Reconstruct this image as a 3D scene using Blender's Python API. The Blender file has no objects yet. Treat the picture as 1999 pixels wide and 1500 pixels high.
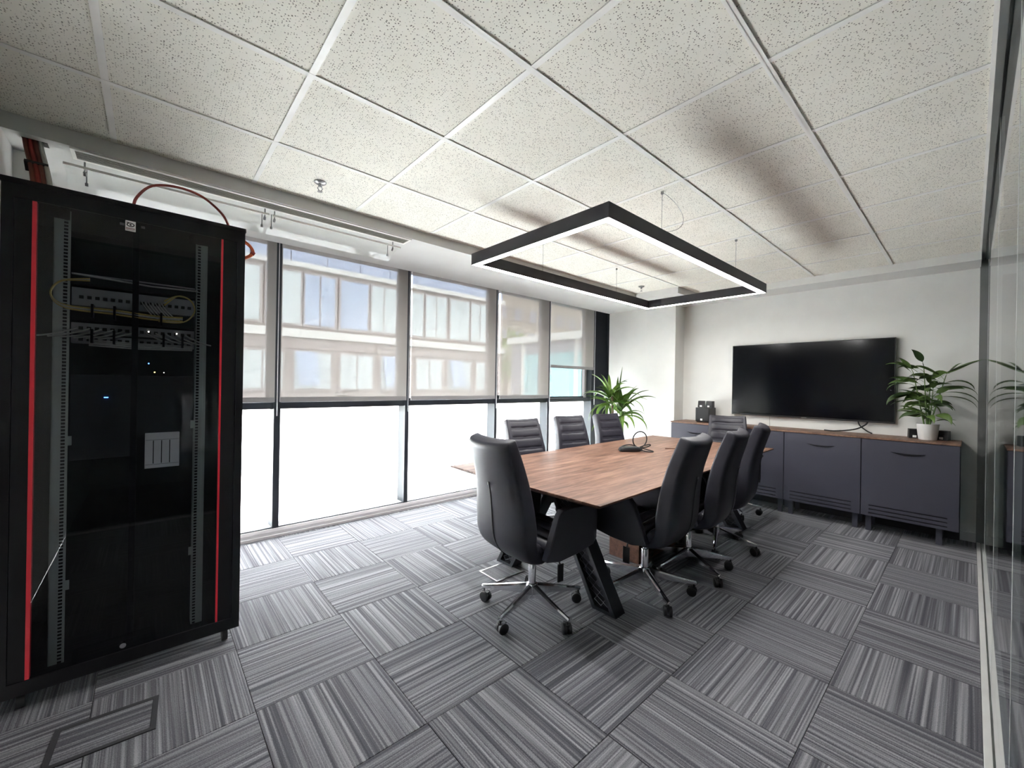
import bpy, bmesh, math, random
from mathutils import Vector, Matrix
random.seed(7)
PI = math.pi
scene = bpy.context.scene
col = scene.collection

# ------------------------------------------------------------------ camera
F_PX, YAW, PITCH, ROLL, EYE = 797.26, math.radians(48.364), math.radians(0.0027), math.radians(0.9566), 1.35
fw = Vector((math.cos(YAW) * math.cos(PITCH), math.sin(YAW) * math.cos(PITCH), math.sin(PITCH)))
rt = fw.cross(Vector((0, 0, 1))).normalized(); up = rt.cross(fw)
rt, up = (rt * math.cos(ROLL) + up * math.sin(ROLL)), (up * math.cos(ROLL) - rt * math.sin(ROLL))
cam_d = bpy.data.cameras.new('camera'); cam = bpy.data.objects.new('camera', cam_d); col.objects.link(cam)
cam_d.sensor_fit = 'HORIZONTAL'; cam_d.sensor_width = 36.0; cam_d.lens = 36.0 * F_PX / 1999.0
cam_d.clip_start = 0.01; cam_d.clip_end = 300
cam.matrix_world = Matrix(((rt.x, up.x, -fw.x, 0), (rt.y, up.y, -fw.y, 0), (rt.z, up.z, -fw.z, EYE), (0, 0, 0, 1)))
scene.camera = cam

# ------------------------------------------------------------------ world / exposure
world = bpy.data.worlds.new('sky'); scene.world = world; world.use_nodes = True
bg = world.node_tree.nodes['Background']
bg.inputs[0].default_value = (0.98, 0.985, 1.0, 1); bg.inputs[1].default_value = 17.5
LAMP = 28.0
vs = scene.view_settings
vs.view_transform = 'Standard'; vs.look = 'None'; vs.gamma = 1.0; vs.exposure = 1.84; vs.use_curve_mapping = False
cy = scene.cycles
cy.use_denoising = True
cy.max_bounces = 10; cy.diffuse_bounces = 6; cy.glossy_bounces = 4; cy.transmission_bounces = 6; cy.transparent_max_bounces = 24
cy.caustics_reflective = False; cy.caustics_refractive = False; cy.sample_clamp_indirect = 12.0

# ------------------------------------------------------------------ helpers: colour + materials
def S(r, g, b):
    f = lambda c: (c / 255 / 12.92) if c / 255 <= 0.04045 else ((c / 255 + 0.055) / 1.055) ** 2.4
    return (f(r), f(g), f(b), 1.0)

class NT:
    def __init__(s, name):
        s.m = bpy.data.materials.new(name); s.m.use_nodes = True; s.t = s.m.node_tree; s.t.nodes.clear()
        s.out = s.t.nodes.new('ShaderNodeOutputMaterial')
    def n(s, typ, **kw):
        nd = s.t.nodes.new('ShaderNode' + typ)
        for k, v in kw.items():
            if k in nd.inputs: nd.inputs[k].default_value = v
            else: setattr(nd, k, v)
        return nd
    def l(s, a, b): s.t.links.new(a, b)
    def ramp(s, fac, stops, interp='LINEAR'):
        r = s.n('ValToRGB'); r.color_ramp.interpolation = interp
        el = r.color_ramp.elements
        el[0].position, el[0].color = stops[0]; el[1].position, el[1].color = stops[-1]
        for p, c in stops[1:-1]:
            e = el.new(p); e.color = c
        s.l(fac, r.inputs[0]); return r.outputs[0]
    def surf(s, sh): s.l(sh, s.out.inputs['Surface']); return s.m

def paint(name, c, rough=0.5, metal=0.0, var=0.06, scale=6.0, spec=0.5, bump=0.0, bscale=200.0, coat=0.0):
    k = NT(name); p = k.n('BsdfPrincipled', Roughness=rough, Metallic=metal)
    p.inputs['Specular IOR Level'].default_value = spec
    if coat: p.inputs['Coat Weight'].default_value = coat
    tc = k.n('TexCoord'); nz = k.n('TexNoise', Scale=scale, Detail=3.0)
    k.l(tc.outputs['Object'], nz.inputs['Vector'])
    lo = tuple(x * (1 - var) for x in c[:3]) + (1,); hi = tuple(min(1, x * (1 + var)) for x in c[:3]) + (1,)
    k.l(k.ramp(nz.outputs[0], [(0.3, lo), (0.7, hi)]), p.inputs['Base Color'])
    if bump:
        n2 = k.n('TexNoise', Scale=bscale, Detail=2.0); k.l(tc.outputs['Object'], n2.inputs['Vector'])
        b = k.n('Bump', Strength=bump, Distance=0.002); k.l(n2.outputs[0], b.inputs['Height']); k.l(b.outputs[0], p.inputs['Normal'])
    return k.surf(p.outputs[0])

def emis(name, c, st):
    k = NT(name); e = k.n('Emission', Strength=st); e.inputs[0].default_value = c
    return k.surf(e.outputs[0])

def glass_mat(name, tint, ior=1.5, rough=0.0, gl=(1, 1, 1, 1)):
    k = NT(name); t = k.n('BsdfTransparent'); t.inputs[0].default_value = tint
    g = k.n('BsdfGlossy', Roughness=rough); g.inputs[0].default_value = gl
    f = k.n('Fresnel', IOR=ior); mx = k.n('MixShader')
    ge = k.n('NewGeometry'); om = k.n('Math', operation='SUBTRACT'); om.inputs[0].default_value = 1.0; k.l(ge.outputs['Backfacing'], om.inputs[1])
    mu = k.n('Math', operation='MULTIPLY'); k.l(f.outputs[0], mu.inputs[0]); k.l(om.outputs[0], mu.inputs[1])   # reflect only at the outer face of the pane
    k.l(mu.outputs[0], mx.inputs[0]); k.l(t.outputs[0], mx.inputs[1]); k.l(g.outputs[0], mx.inputs[2])
    return k.surf(mx.outputs[0])

def carpet_mat(name):
    k = NT(name); p = k.n('BsdfPrincipled', Roughness=0.95); p.inputs['Specular IOR Level'].default_value = 0.25
    p.inputs['Sheen Weight'].default_value = 0.15; p.inputs['Sheen Roughness'].default_value = 0.4
    tc = k.n('TexCoord'); oi = k.n('ObjectInfo'); sep = k.n('SeparateXYZ'); k.l(tc.outputs['Object'], sep.inputs[0])
    jn = k.n('TexNoise', Scale=230.0, Detail=1.0); k.l(tc.outputs['Object'], jn.inputs['Vector'])
    jx = k.n('Math', operation='MULTIPLY_ADD'); jx.inputs[1].default_value = 0.007; k.l(jn.outputs[0], jx.inputs[0]); k.l(sep.outputs[0], jx.inputs[2])
    def stripe(freq, wob):
        cb = k.n('CombineXYZ'); mx = k.n('Math', operation='MULTIPLY'); mx.inputs[1].default_value = freq; k.l(jx.outputs[0], mx.inputs[0])
        my = k.n('Math', operation='MULTIPLY'); my.inputs[1].default_value = wob; k.l(sep.outputs[1], my.inputs[0])
        mz = k.n('Math', operation='MULTIPLY'); mz.inputs[1].default_value = 173.0; k.l(oi.outputs['Random'], mz.inputs[0])
        k.l(mx.outputs[0], cb.inputs[0]); k.l(my.outputs[0], cb.inputs[1]); k.l(mz.outputs[0], cb.inputs[2])
        n = k.n('TexNoise', Scale=1.0, Detail=1.5); k.l(cb.outputs[0], n.inputs['Vector']); return n.outputs[0]
    a = stripe(150.0, 0.9); b = stripe(60.0, 0.4)
    ad = k.n('Math', operation='ADD'); k.l(a, ad.inputs[0]); k.l(b, ad.inputs[1])
    hf = k.n('Math', operation='MULTIPLY'); hf.inputs[1].default_value = 0.5; k.l(ad.outputs[0], hf.inputs[0])
    sh = k.n('TexNoise', Scale=260.0, Detail=2.0); k.l(tc.outputs['Object'], sh.inputs['Vector'])
    m2 = k.n('Math', operation='MULTIPLY_ADD'); m2.inputs[1].default_value = 0.2; m2.inputs[2].default_value = -0.10; k.l(sh.outputs[0], m2.inputs[0])
    s2 = k.n('Math', operation='ADD'); k.l(hf.outputs[0], s2.inputs[0]); k.l(m2.outputs[0], s2.inputs[1])
    c = k.ramp(s2.outputs[0], [(0.36, S(62, 62, 69)), (0.46, S(84, 84, 90)), (0.54, S(116, 116, 121)), (0.64, S(146, 146, 150))])
    k.l(c, p.inputs['Base Color'])
    bm_ = k.n('Bump', Strength=0.5, Distance=0.003); k.l(s2.outputs[0], bm_.inputs['Height']); k.l(bm_.outputs[0], p.inputs['Normal'])
    return k.surf(p.outputs[0])

def ceiling_tile_mat(name):
    k = NT(name); p = k.n('BsdfPrincipled', Roughness=0.95); p.inputs['Specular IOR Level'].default_value = 0.1
    tc = k.n('TexCoord'); oi = k.n('ObjectInfo')
    v3 = k.n('VectorMath', operation='ADD'); mz = k.n('Math', operation='MULTIPLY'); mz.inputs[1].default_value = 57.0
    k.l(oi.outputs['Random'], mz.inputs[0]); k.l(tc.outputs['Object'], v3.inputs[0]); k.l(mz.outputs[0], v3.inputs[1])
    wob = k.n('TexNoise', Scale=55.0, Detail=1.0); k.l(v3.outputs[0], wob.inputs['Vector'])
    mixv = k.n('VectorMath', operation='MULTIPLY_ADD'); mixv.inputs[1].default_value = (0.005, 0.005, 0.005)
    k.l(wob.outputs['Color'], mixv.inputs[0]); k.l(v3.outputs[0], mixv.inputs[2])
    vo = k.n('TexVoronoi', Scale=120.0); vo.voronoi_dimensions = '2D'; k.l(mixv.outputs[0], vo.inputs['Vector'])
    rad = k.n('Math', operation='MULTIPLY_ADD'); rad.inputs[1].default_value = 0.52; rad.inputs[2].default_value = -0.22
    sepc = k.n('SeparateColor'); k.l(vo.outputs['Color'], sepc.inputs[0]); k.l(sepc.outputs[0], rad.inputs[0])
    lt = k.n('Math', operation='LESS_THAN'); k.l(vo.outputs['Distance'], lt.inputs[0]); k.l(rad.outputs[0], lt.inputs[1])
    base = k.n('TexNoise', Scale=7.0, Detail=4.0); k.l(v3.outputs[0], base.inputs['Vector'])
    cb = k.ramp(base.outputs[0], [(0.3, S(240, 238, 227)), (0.7, S(246, 244, 234))])
    mx = k.n('MixRGB'); mx.inputs['Color2'].default_value = S(128, 125, 116); k.l(lt.outputs[0], mx.inputs['Fac']); k.l(cb, mx.inputs['Color1'])
    k.l(mx.outputs[0], p.inputs['Base Color'])
    return k.surf(p.outputs[0])

def wood_mat(name, dark, mid, light, rough=0.4, sx=1.0, spec=0.5):
    k = NT(name); p = k.n('BsdfPrincipled', Roughness=rough); p.inputs['Specular IOR Level'].default_value = spec
    tc = k.n('TexCoord'); mp = k.n('Mapping'); mp.inputs['Scale'].default_value = (1.3 * sx, 11.0, 11.0); k.l(tc.outputs['Object'], mp.inputs[0])
    n1 = k.n('TexNoise', Scale=2.2, Detail=6.0, Roughness=0.62, Distortion=0.6); k.l(mp.outputs[0], n1.inputs['Vector'])
    mp2 = k.n('Mapping'); mp2.inputs['Scale'].default_value = (4.0 * sx, 120.0, 120.0); k.l(tc.outputs['Object'], mp2.inputs[0])
    n2 = k.n('TexNoise', Scale=1.5, Detail=2.0); k.l(mp2.outputs[0], n2.inputs['Vector'])
    ma = k.n('Math', operation='MULTIPLY_ADD'); ma.inputs[1].default_value = 0.3; k.l(n2.outputs[0], ma.inputs[0]); k.l(n1.outputs[0], ma.inputs[2])
    c = k.ramp(ma.outputs[0], [(0.45, dark), (0.62, mid), (0.85, light)]); k.l(c, p.inputs['Base Color'])
    return k.surf(p.outputs[0])

def film_mat(name):
    k = NT(name); t = k.n('BsdfTranslucent'); g = k.n('BsdfGlossy', Roughness=0.35); d = k.n('BsdfDiffuse')
    tc = k.n('TexCoord'); n = k.n('TexNoise', Scale=1.6, Detail=2.0); k.l(tc.outputs['Object'], n.inputs['Vector'])
    k.l(k.ramp(n.outputs[0], [(0.3, (0.83, 0.86, 0.86, 1)), (0.7, (0.88, 0.89, 0.87, 1))]), t.inputs[0])
    d.inputs[0].default_value = (0.8, 0.85, 0.86, 1)
    m0 = k.n('MixShader'); m0.inputs[0].default_value = 0.12; k.l(t.outputs[0], m0.inputs[1]); k.l(d.outputs[0], m0.inputs[2])
    m1 = k.n('MixShader'); m1.inputs[0].default_value = 0.03; k.l(m0.outputs[0], m1.inputs[1]); k.l(g.outputs[0], m1.inputs[2])
    return k.surf(m1.outputs[0])

def blind_mat(name):
    k = NT(name); tr = k.n('BsdfTransparent'); tr.inputs[0].default_value = (1, 1, 1, 1)
    tl = k.n('BsdfTranslucent'); tl.inputs[0].default_value = (0.62, 0.6, 0.57, 1)
    df = k.n('BsdfDiffuse'); tc = k.n('TexCoord')
    mp = k.n('Mapping'); mp.inputs['Scale'].default_value = (900, 900, 900); k.l(tc.outputs['Object'], mp.inputs[0])
    n = k.n('TexNoise', Scale=1.0); k.l(mp.outputs[0], n.inputs['Vector'])
    k.l(k.ramp(n.outputs[0], [(0.3, S(204, 200, 194)), (0.7, S(216, 212, 206))]), df.inputs[0])
    a = k.n('MixShader'); a.inputs[0].default_value = 0.95; k.l(tl.outputs[0], a.inputs[1]); k.l(df.outputs[0], a.inputs[2])
    b = k.n('MixShader'); b.inputs[0].default_value = 0.28; k.l(a.outputs[0], b.inputs[1]); k.l(tr.outputs[0], b.inputs[2])
    return k.surf(b.outputs[0])

def leaf_mat(name, c1, c2):
    k = NT(name); p = k.n('BsdfPrincipled', Roughness=0.42); t = k.n('BsdfTranslucent')
    tc = k.n('TexCoord'); oi = k.n('ObjectInfo'); n = k.n('TexNoise', Scale=9.0); k.l(tc.outputs['Object'], n.inputs['Vector'])
    ad = k.n('Math', operation='MULTIPLY_ADD'); ad.inputs[1].default_value = 0.6; k.l(oi.outputs['Random'], ad.inputs[0])
    h = k.n('Math', operation='MULTIPLY'); h.inputs[1].default_value = 0.4; k.l(n.outputs[0], h.inputs[0]); k.l(h.outputs[0], ad.inputs[2])
    c = k.ramp(ad.outputs[0], [(0.15, c1), (0.85, c2)]); k.l(c, p.inputs['Base Color']); k.l(c, t.inputs[0])
    m = k.n('MixShader'); m.inputs[0].default_value = 0.3; k.l(p.outputs[0], m.inputs[1]); k.l(t.outputs[0], m.inputs[2])
    return k.surf(m.outputs[0])

M = dict(
    carpet=carpet_mat('striped_carpet'), ctile=ceiling_tile_mat('mineral_tile'),
    tee=paint('tee_white', S(244, 243, 238), 0.4), plaster=paint('plaster_white', S(216, 216, 213), 0.8, var=0.02),
    wall=paint('wall_paint', S(224, 224, 220), 0.75, var=0.02), dark_joint=paint('dark_underlay', S(52, 52, 56), 0.9),
    frame=paint('anthracite_metal', S(42, 46, 54), 0.4, spec=0.5), alu=paint('mullion_side', S(48, 54, 58), 0.5, spec=0.3),
    sill=paint('sill_grey', S(186, 182, 184), 0.4), glass=glass_mat('clear_glass', (0.95, 0.965, 0.965, 1)), dimglass=glass_mat('dimmed_glass', (0.255, 0.262, 0.264, 1)), film=film_mat('frosted_film'),
    blind=blind_mat('screen_fabric'), blindbar=paint('blind_bar', S(150, 148, 148), 0.45),
    part_glass=glass_mat('partition_glass', (0.80, 0.84, 0.85, 1), 1.5, 0.02), joint=paint('clear_joint', S(235, 236, 234), 0.3),
    grey_rail=paint('grey_rail', S(118, 119, 118), 0.45), track=paint('pale_track', S(200, 200, 198), 0.45),
    lamp_body=paint('lamp_black', S(44, 42, 46), 0.5), led=emis('led_strip', (1, 0.99, 0.97, 1), LAMP),
    steel=paint('steel_wire', S(150, 150, 150), 0.3, metal=0.8), chrome=paint('chrome', S(225, 225, 228), 0.12, metal=1.0, var=0.01),
    leather=paint('dark_leather', S(42, 41, 50), 0.46, var=0.08, scale=14, bump=0.15, bscale=420),
    seam=paint('seam_black', S(18, 18, 22), 0.6), blackp=paint('black_plastic', S(26, 26, 29), 0.45),
    wood=wood_mat('walnut_top', S(72, 47, 37), S(110, 78, 62), S(146, 112, 94), 0.42, spec=0.35),
    woodedge=wood_mat('walnut_edge', S(66, 42, 34), S(92, 60, 46), S(112, 76, 58), 0.5),
    woodtop=wood_mat('walnut_sideboard', S(88, 64, 52), S(116, 86, 70), S(138, 106, 88), 0.45),
    table_leg=paint('leg_metal', S(46, 48, 54), 0.45, metal=0.2), lattice=paint('lattice_metal', S(128, 130, 136), 0.4, metal=0.5),
    cab=paint('cabinet_grey', S(62, 62, 74), 0.5, var=0.03), cabdark=paint('cabinet_dark_and_shade', S(34, 34, 42), 0.7),  # second one: dark handle colour, also painted shade in grooves and below
    tv=paint('tv_bezel', S(16, 16, 18), 0.35), screen=paint('tv_screen', S(7, 8, 12), 0.12, spec=0.22, var=0.02),
    pot=paint('white_pot', S(236, 236, 234), 0.35), soil=paint('soil', S(60, 44, 34), 0.95, var=0.3, scale=60),
    leafd=leaf_mat('dracaena_leaf', S(44, 66, 38), S(112, 142, 72)), leafy=leaf_mat('yucca_leaf', S(60, 98, 36), S(132, 164, 72)),
    stem=paint('green_stem', S(92, 122, 62), 0.6), trunk=paint('brown_trunk', S(104, 84, 66), 0.8, var=0.25, scale=40),
    rack=paint('rack_black', S(15, 15, 18), 0.55, spec=0.25, var=0.03), rackin=paint('rack_inside', S(36, 37, 40), 0.6),
    rackglass=glass_mat('rack_glass', (0.70, 0.71, 0.73, 1), 1.38), red=paint('red_strip', S(205, 32, 48), 0.45),
    rail=paint('zinc_rail', S(166, 176, 170), 0.45, metal=0.2), ppanel=paint('patch_panel', S(150, 152, 152), 0.5),
    cablew=paint('white_cable', S(176, 176, 170), 0.5), cabley=paint('yellow_cable', S(190, 166, 88), 0.5),
    cabler=paint('red_cable', S(140, 50, 42), 0.5), cableo=paint('orange_cable', S(226, 110, 60), 0.5), cableb=paint('brown_cable', S(110, 62, 48), 0.6),
    sticker=paint('sticker_white', S(226, 224, 222), 0.6), ink=paint('ink_dark', S(44, 36, 38), 0.7), inkr=paint('ink_red', S(110, 52, 52), 0.7),
    reflwhite=paint('reflected_white', S(236, 236, 236), 0.5), led_b=emis('led_blue', (0.1, 0.3, 1, 1), 3.0), led_y=emis('led_yellow', (1, 0.75, 0.2, 1), 3.0), led_w=emis('led_white', (1, 0.95, 0.85, 1), 3.0),
    acrylic=glass_mat('acrylic', (0.97, 0.98, 0.97, 1), 1.3, 0.05), grille=paint('grille_grey', S(150, 148, 138), 0.5), slot=paint('slot_dark', S(48, 47, 43), 0.7),
    facade=paint('facade_tan', S(192, 180, 174), 0.8, var=0.05), facade2=paint('facade_pink', S(180, 168, 164), 0.8, var=0.05),
    spandrel=paint('spandrel_blue', S(176, 186, 208), 0.5, var=0.05), fframe=paint('facade_frame', S(170, 160, 157), 0.6),
    fglass=paint('facade_glass', S(176, 190, 212), 0.4, var=0.08, scale=1.5), fblind=paint('facade_shutter', S(206, 214, 214), 0.6, var=0.05),
    ledge=paint('ledge_white', S(226, 224, 218), 0.7), wing=paint('wing_grey', S(160, 160, 168), 0.7, var=0.05), teal=paint('wing_glass', S(150, 200, 206), 0.5, var=0.1),
    far=paint('far_block', S(168, 158, 146), 0.8, var=0.05), tree=leaf_mat('far_leaf', S(90, 120, 70), S(150, 168, 110)), ground=paint('street', S(190, 188, 184), 0.9),
    ledgeblue=paint('blue_ledge', S(14, 27, 37), 0.6, spec=0.2), lightblock=paint('blue_skylight_block', S(24, 44, 60), 0.6), corridor=paint('corridor_wall', S(150, 151, 152), 0.8), white=paint('white_plastic', S(238, 238, 238), 0.5),
)

# ------------------------------------------------------------------ helpers: meshes
class MB:
    def __init__(s): s.v = []; s.f = []
    def add(s, vs_, fs):
        o = len(s.v); s.v += [tuple(v) for v in vs_]; s.f += [tuple(i + o for i in f) for f in fs]; return s
    def box(s, x0, x1, y0, y1, z0, z1):
        return s.add([(x0, y0, z0), (x1, y0, z0), (x1, y1, z0), (x0, y1, z0), (x0, y0, z1), (x1, y0, z1), (x1, y1, z1), (x0, y1, z1)],
                     [(0, 3, 2, 1), (4, 5, 6, 7), (0, 1, 5, 4), (1, 2, 6, 5), (2, 3, 7, 6), (3, 0, 4, 7)])
    def obox(s, c, ax, hx, hy, hz):            # oriented box: centre, 3 axes, half sizes
        c = Vector(c); X, Y, Z = [Vector(a).normalized() for a in ax]
        P = [c + X * (a * hx) + Y * (b * hy) + Z * (d * hz) for d in (-1, 1) for a, b in ((-1, -1), (1, -1), (1, 1), (-1, 1))]
        return s.add(P, [(0, 3, 2, 1), (4, 5, 6, 7), (0, 1, 5, 4), (1, 2, 6, 5), (2, 3, 7, 6), (3, 0, 4, 7)])
    def prism(s, poly, axis, a, b):            # poly in the two other axes, extruded along axis from a to b
        def mk(p, t):
            return (t, p[0], p[1]) if axis == 'x' else (p[0], t, p[1]) if axis == 'y' else (p[0], p[1], t)
        n = len(poly)
        vs_ = [mk(p, a) for p in poly] + [mk(p, b) for p in poly]
        return s.add(vs_, [tuple(range(n))[::-1], tuple(range(n, 2 * n))] + [(i, (i + 1) % n, n + (i + 1) % n, n + i) for i in range(n)])
    def rings(s, rings, cap=True, closed=True):
        n = len(rings[0]); o = len(s.v)
        for r in rings: s.v += [tuple(p) for p in r]
        for k in range(len(rings) - 1):
            for i in range(n if closed else n - 1):
                j = (i + 1) % n
                s.f.append((o + k * n + i, o + k * n + j, o + (k + 1) * n + j, o + (k + 1) * n + i))
        if cap:
            s.f.append(tuple(o + i for i in range(n))[::-1]); s.f.append(tuple(o + (len(rings) - 1) * n + i for i in range(n)))
        return s
    def tube(s, pts, r, seg=8, cap=True):
        pts = [Vector(p) for p in pts]; R = r if isinstance(r, (list, tuple)) else [r] * len(pts)
        rr = []; prev = None
        for i, p in enumerate(pts):
            d = (pts[min(i + 1, len(pts) - 1)] - pts[max(i - 1, 0)]).normalized()
            if prev is None:
                a = Vector((0, 0, 1)) if abs(d.z) < 0.9 else Vector((1, 0, 0)); u = d.cross(a).normalized()
            else:
                u = (prev - d * prev.dot(d)).normalized()
            prev = u; w = d.cross(u)
            rr.append([p + (u * math.cos(2 * PI * k / seg) + w * math.sin(2 * PI * k / seg)) * R[i] for k in range(seg)])
        return s.rings(rr, cap)
    def lathe(s, prof, c=(0, 0, 0), seg=24):
        return s.rings([[(c[0] + r * math.cos(2 * PI * k / seg), c[1] + r * math.sin(2 * PI * k / seg), c[2] + z) for k in range(seg)] for r, z in prof])
    def build(s, name, m, parent=None, smooth=False, bevel=0.0, bseg=2, world=False, angle=40):
        me = bpy.data.meshes.new(name); me.from_pydata(s.v, [], s.f); me.validate()
        bm = bmesh.new(); bm.from_mesh(me); bmesh.ops.recalc_face_normals(bm, faces=bm.faces)
        if bevel:
            bmesh.ops.remove_doubles(bm, verts=bm.verts, dist=1e-6)
            eds = [e for e in bm.edges if len(e.link_faces) == 2 and e.calc_face_angle(0) > math.radians(25)]
            bmesh.ops.bevel(bm, geom=eds, offset=bevel, segments=bseg, profile=0.7, affect='EDGES', clamp_overlap=True)
        bm.to_mesh(me); bm.free()
        if smooth:
            for p in me.polygons: p.use_smooth = True
            try: me.set_sharp_from_angle(angle=math.radians(angle))
            except Exception: pass
        me.materials.append(M[m] if isinstance(m, str) else m)
        return link(name, me, parent, world)

def link(name, me, parent=None, world=False):
    o = bpy.data.objects.new(name, me); col.objects.link(o)
    if parent is not None:
        o.parent = parent
        if world:
            root = parent; loc = Vector()
            while root is not None: loc += root.location; root = root.parent
            o.location = -loc
    return o

def tag(o, label=None, cat=None, group=None, kind=None):
    if label: o['label'] = label
    if cat: o['category'] = cat
    if group: o['group'] = group
    if kind: o['kind'] = kind
    return o

def empty(name, loc=(0, 0, 0), rz=0.0):
    o = bpy.data.objects.new(name, None); o.empty_display_size = 0.1; col.objects.link(o)
    o.location = loc; o.rotation_euler = (0, 0, rz); return o

def box(name, m, parent, *b, bevel=0.0, world=False, smooth=False):
    return MB().box(*b).build(name, m, parent, bevel=bevel, world=world, smooth=smooth)

def copy_tree(o, parent=None):
    c = o.copy(); col.objects.link(c); c.parent = parent
    for ch in o.children: copy_tree(ch, c)
    return c

def bez(p, n=16):
    p = [Vector(q) for q in p]; out = []
    for i in range(n + 1):
        t = i / n; q = list(p)
        while len(q) > 1: q = [a.lerp(b, t) for a, b in zip(q, q[1:])]
        out.append(q[0])
    return out

def spline(p, n=8):
    p = [Vector(q) for q in p]; out = []
    for i in range(len(p) - 1):
        a, b, c, d = p[max(i - 1, 0)], p[i], p[i + 1], p[min(i + 2, len(p) - 1)]
        for k in range(n):
            t = k / n
            out.append(0.5 * ((2 * b) + (c - a) * t + (2 * a - 5 * b + 4 * c - d) * t * t + (3 * b - a - 3 * c + d) * t ** 3))
    return out + [p[-1]]

# ------------------------------------------------------------------ the room shell
ZC, ZS = 2.5286, 2.459
X0, X1, YG, YW = -0.51, 5.55, -0.045, 3.95

floor = box('floor', 'dark_joint', None, X0, X1, YG, 4.2, -0.2, -0.006); tag(floor, kind='structure')
FX, FY = 0.8418, 2.4181
cell = {}
def carpet_tile(x0, x1, y0, y1, turn, parent):
    w, d = round((x1 - x0) - 0.0022, 4), round((y1 - y0) - 0.0022, 4)
    if turn: w, d = d, w
    key = (w, d)
    if key not in cell:
        o = MB().box(-w / 2, w / 2, -d / 2, d / 2, -0.006, 0).build('carpet_tile', 'carpet', parent, bevel=0.0012, bseg=1); cell[key] = o.data
    else: o = link('carpet_tile', cell[key], parent)
    o.location = ((x0 + x1) / 2, (y0 + y1) / 2, 0); o.rotation_euler.z = PI / 2 if turn else 0
    return o
for i in range(-3, 10):
    for j in range(-4, 6):
        a, b = max(FX + 0.5 * i, X0), min(FX + 0.5 * (i + 1), X1)
        c, d = max(FY - 0.5 * (j + 1), YG), min(FY - 0.5 * j, YW)
        if b - a > 0.02 and d - c > 0.02: carpet_tile(a, b, c, d, (i + j) % 2 != 0, floor)

ceiling = box('ceiling', 'plaster', None, X0, X1, YG, 2.95, ZC + 0.03, ZC + 0.06); tag(ceiling, kind='structure')
GX = [X0] + [-0.1455 + 0.6 * i for i in range(0, 9)] + [5.195]
GY = [YG, 0.509, 1.109, 1.709, 2.309, 2.885]
ct = {}
for i in range(len(GX) - 1):
    for j in range(len(GY) - 1):
        if GX[i] > 4.6 and GY[j] > 2.3: continue
        w, d = round(GX[i + 1] - GX[i] - 0.006, 3), round(GY[j + 1] - GY[j] - 0.006, 3)
        if (w, d) not in ct:
            o = MB().box(-w / 2, w / 2, -d / 2, d / 2, 0.005, 0.02).build('ceiling_tile', 'ctile', ceiling); ct[(w, d)] = o.data
        else: o = link('ceiling_tile', ct[(w, d)], ceiling)
        o.location = ((GX[i] + GX[i + 1]) / 2, (GY[j] + GY[j + 1]) / 2, ZC)
for y in GY[1:-1]:
    x1 = 5.195 if y < 2.3 else 4.6545
    MB().box(X0, x1, y - 0.012, y + 0.012, ZC, ZC + 0.003).box(X0, x1, y - 0.001, y + 0.001, ZC, ZC + 0.03).build('ceiling_tee', 'tee', ceiling)
te = {}
for x in GX[1:-1]:
    for j in range(len(GY) - 1):
        if x > 4.6 and GY[j] > 2.3: continue
        d = round(GY[j + 1] - GY[j], 3)
        if d not in te:
            o = MB().box(-0.012, 0.012, -d / 2 + 0.012, d / 2 - 0.012, 0.0005, 0.0035).build('ceiling_tee', 'tee', ceiling); te[d] = o.data
        else: o = link('ceiling_tee', te[d], ceiling)
        o.location = (x, (GY[j] + GY[j + 1]) / 2, ZC)
# edge angle along the glass partition
MB().box(X0, 5.195, YG, YG + 0.012, ZC - 0.001, ZC + 0.003).build('edge_angle', 'tee', ceiling)

# dropped plaster border along the windows and the far wall (L-shaped, notched round the pillar)
soffit = MB().prism([(X0, 2.885), (4.6545, 2.885), (4.6545, 2.315), (5.195, 2.315), (5.195, YG), (5.7, YG), (5.7, 3.73), (X0, 3.73)], 'z', ZS, ZC + 0.05).build('trim_1', 'plaster')
tag(soffit, kind='structure')
t2 = box('trim_2', 'plaster', None, X0 - 0.2, 6.0, 3.70, 4.25, 2.64, 2.75); tag(t2, kind='structure')
t3 = box('trim_3', 'plaster', None, X0 - 0.2, 6.0, 3.70, 3.73, ZC, 2.64); tag(t3, kind='structure')

wf = box('wall_far', 'wall', None, X1, X1 + 0.15, YG - 0.1, 2.66, 0, 2.64); tag(wf, kind='structure')
pil = MB().box(5.30, 5.75, 2.66, 3.09, 0, 2.64).build('wall_pillar', 'wall', None, bevel=0.006); tag(pil, kind='structure')
wl2 = box('wall_corner', 'wall', None, 5.312, 5.7, 3.09, 3.73, 0, 2.64); tag(wl2, kind='structure')
wl = box('wall_left', 'wall', None, X0 - 0.15, X0, YG - 0.1, 4.3, 0, 2.75); tag(wl, kind='structure')
lc = MB().box(X0, -0.435, 3.12, 4.0, 0, ZS).build('wall_column', 'wall', None, bevel=0.004); tag(lc, kind='structure')
bb = MB().box(X1 - 0.014, X1, YG, 2.66, 0.0, 0.08).build('baseboard_far', 'track', None, bevel=0.003); tag(bb, kind='structure')

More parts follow.
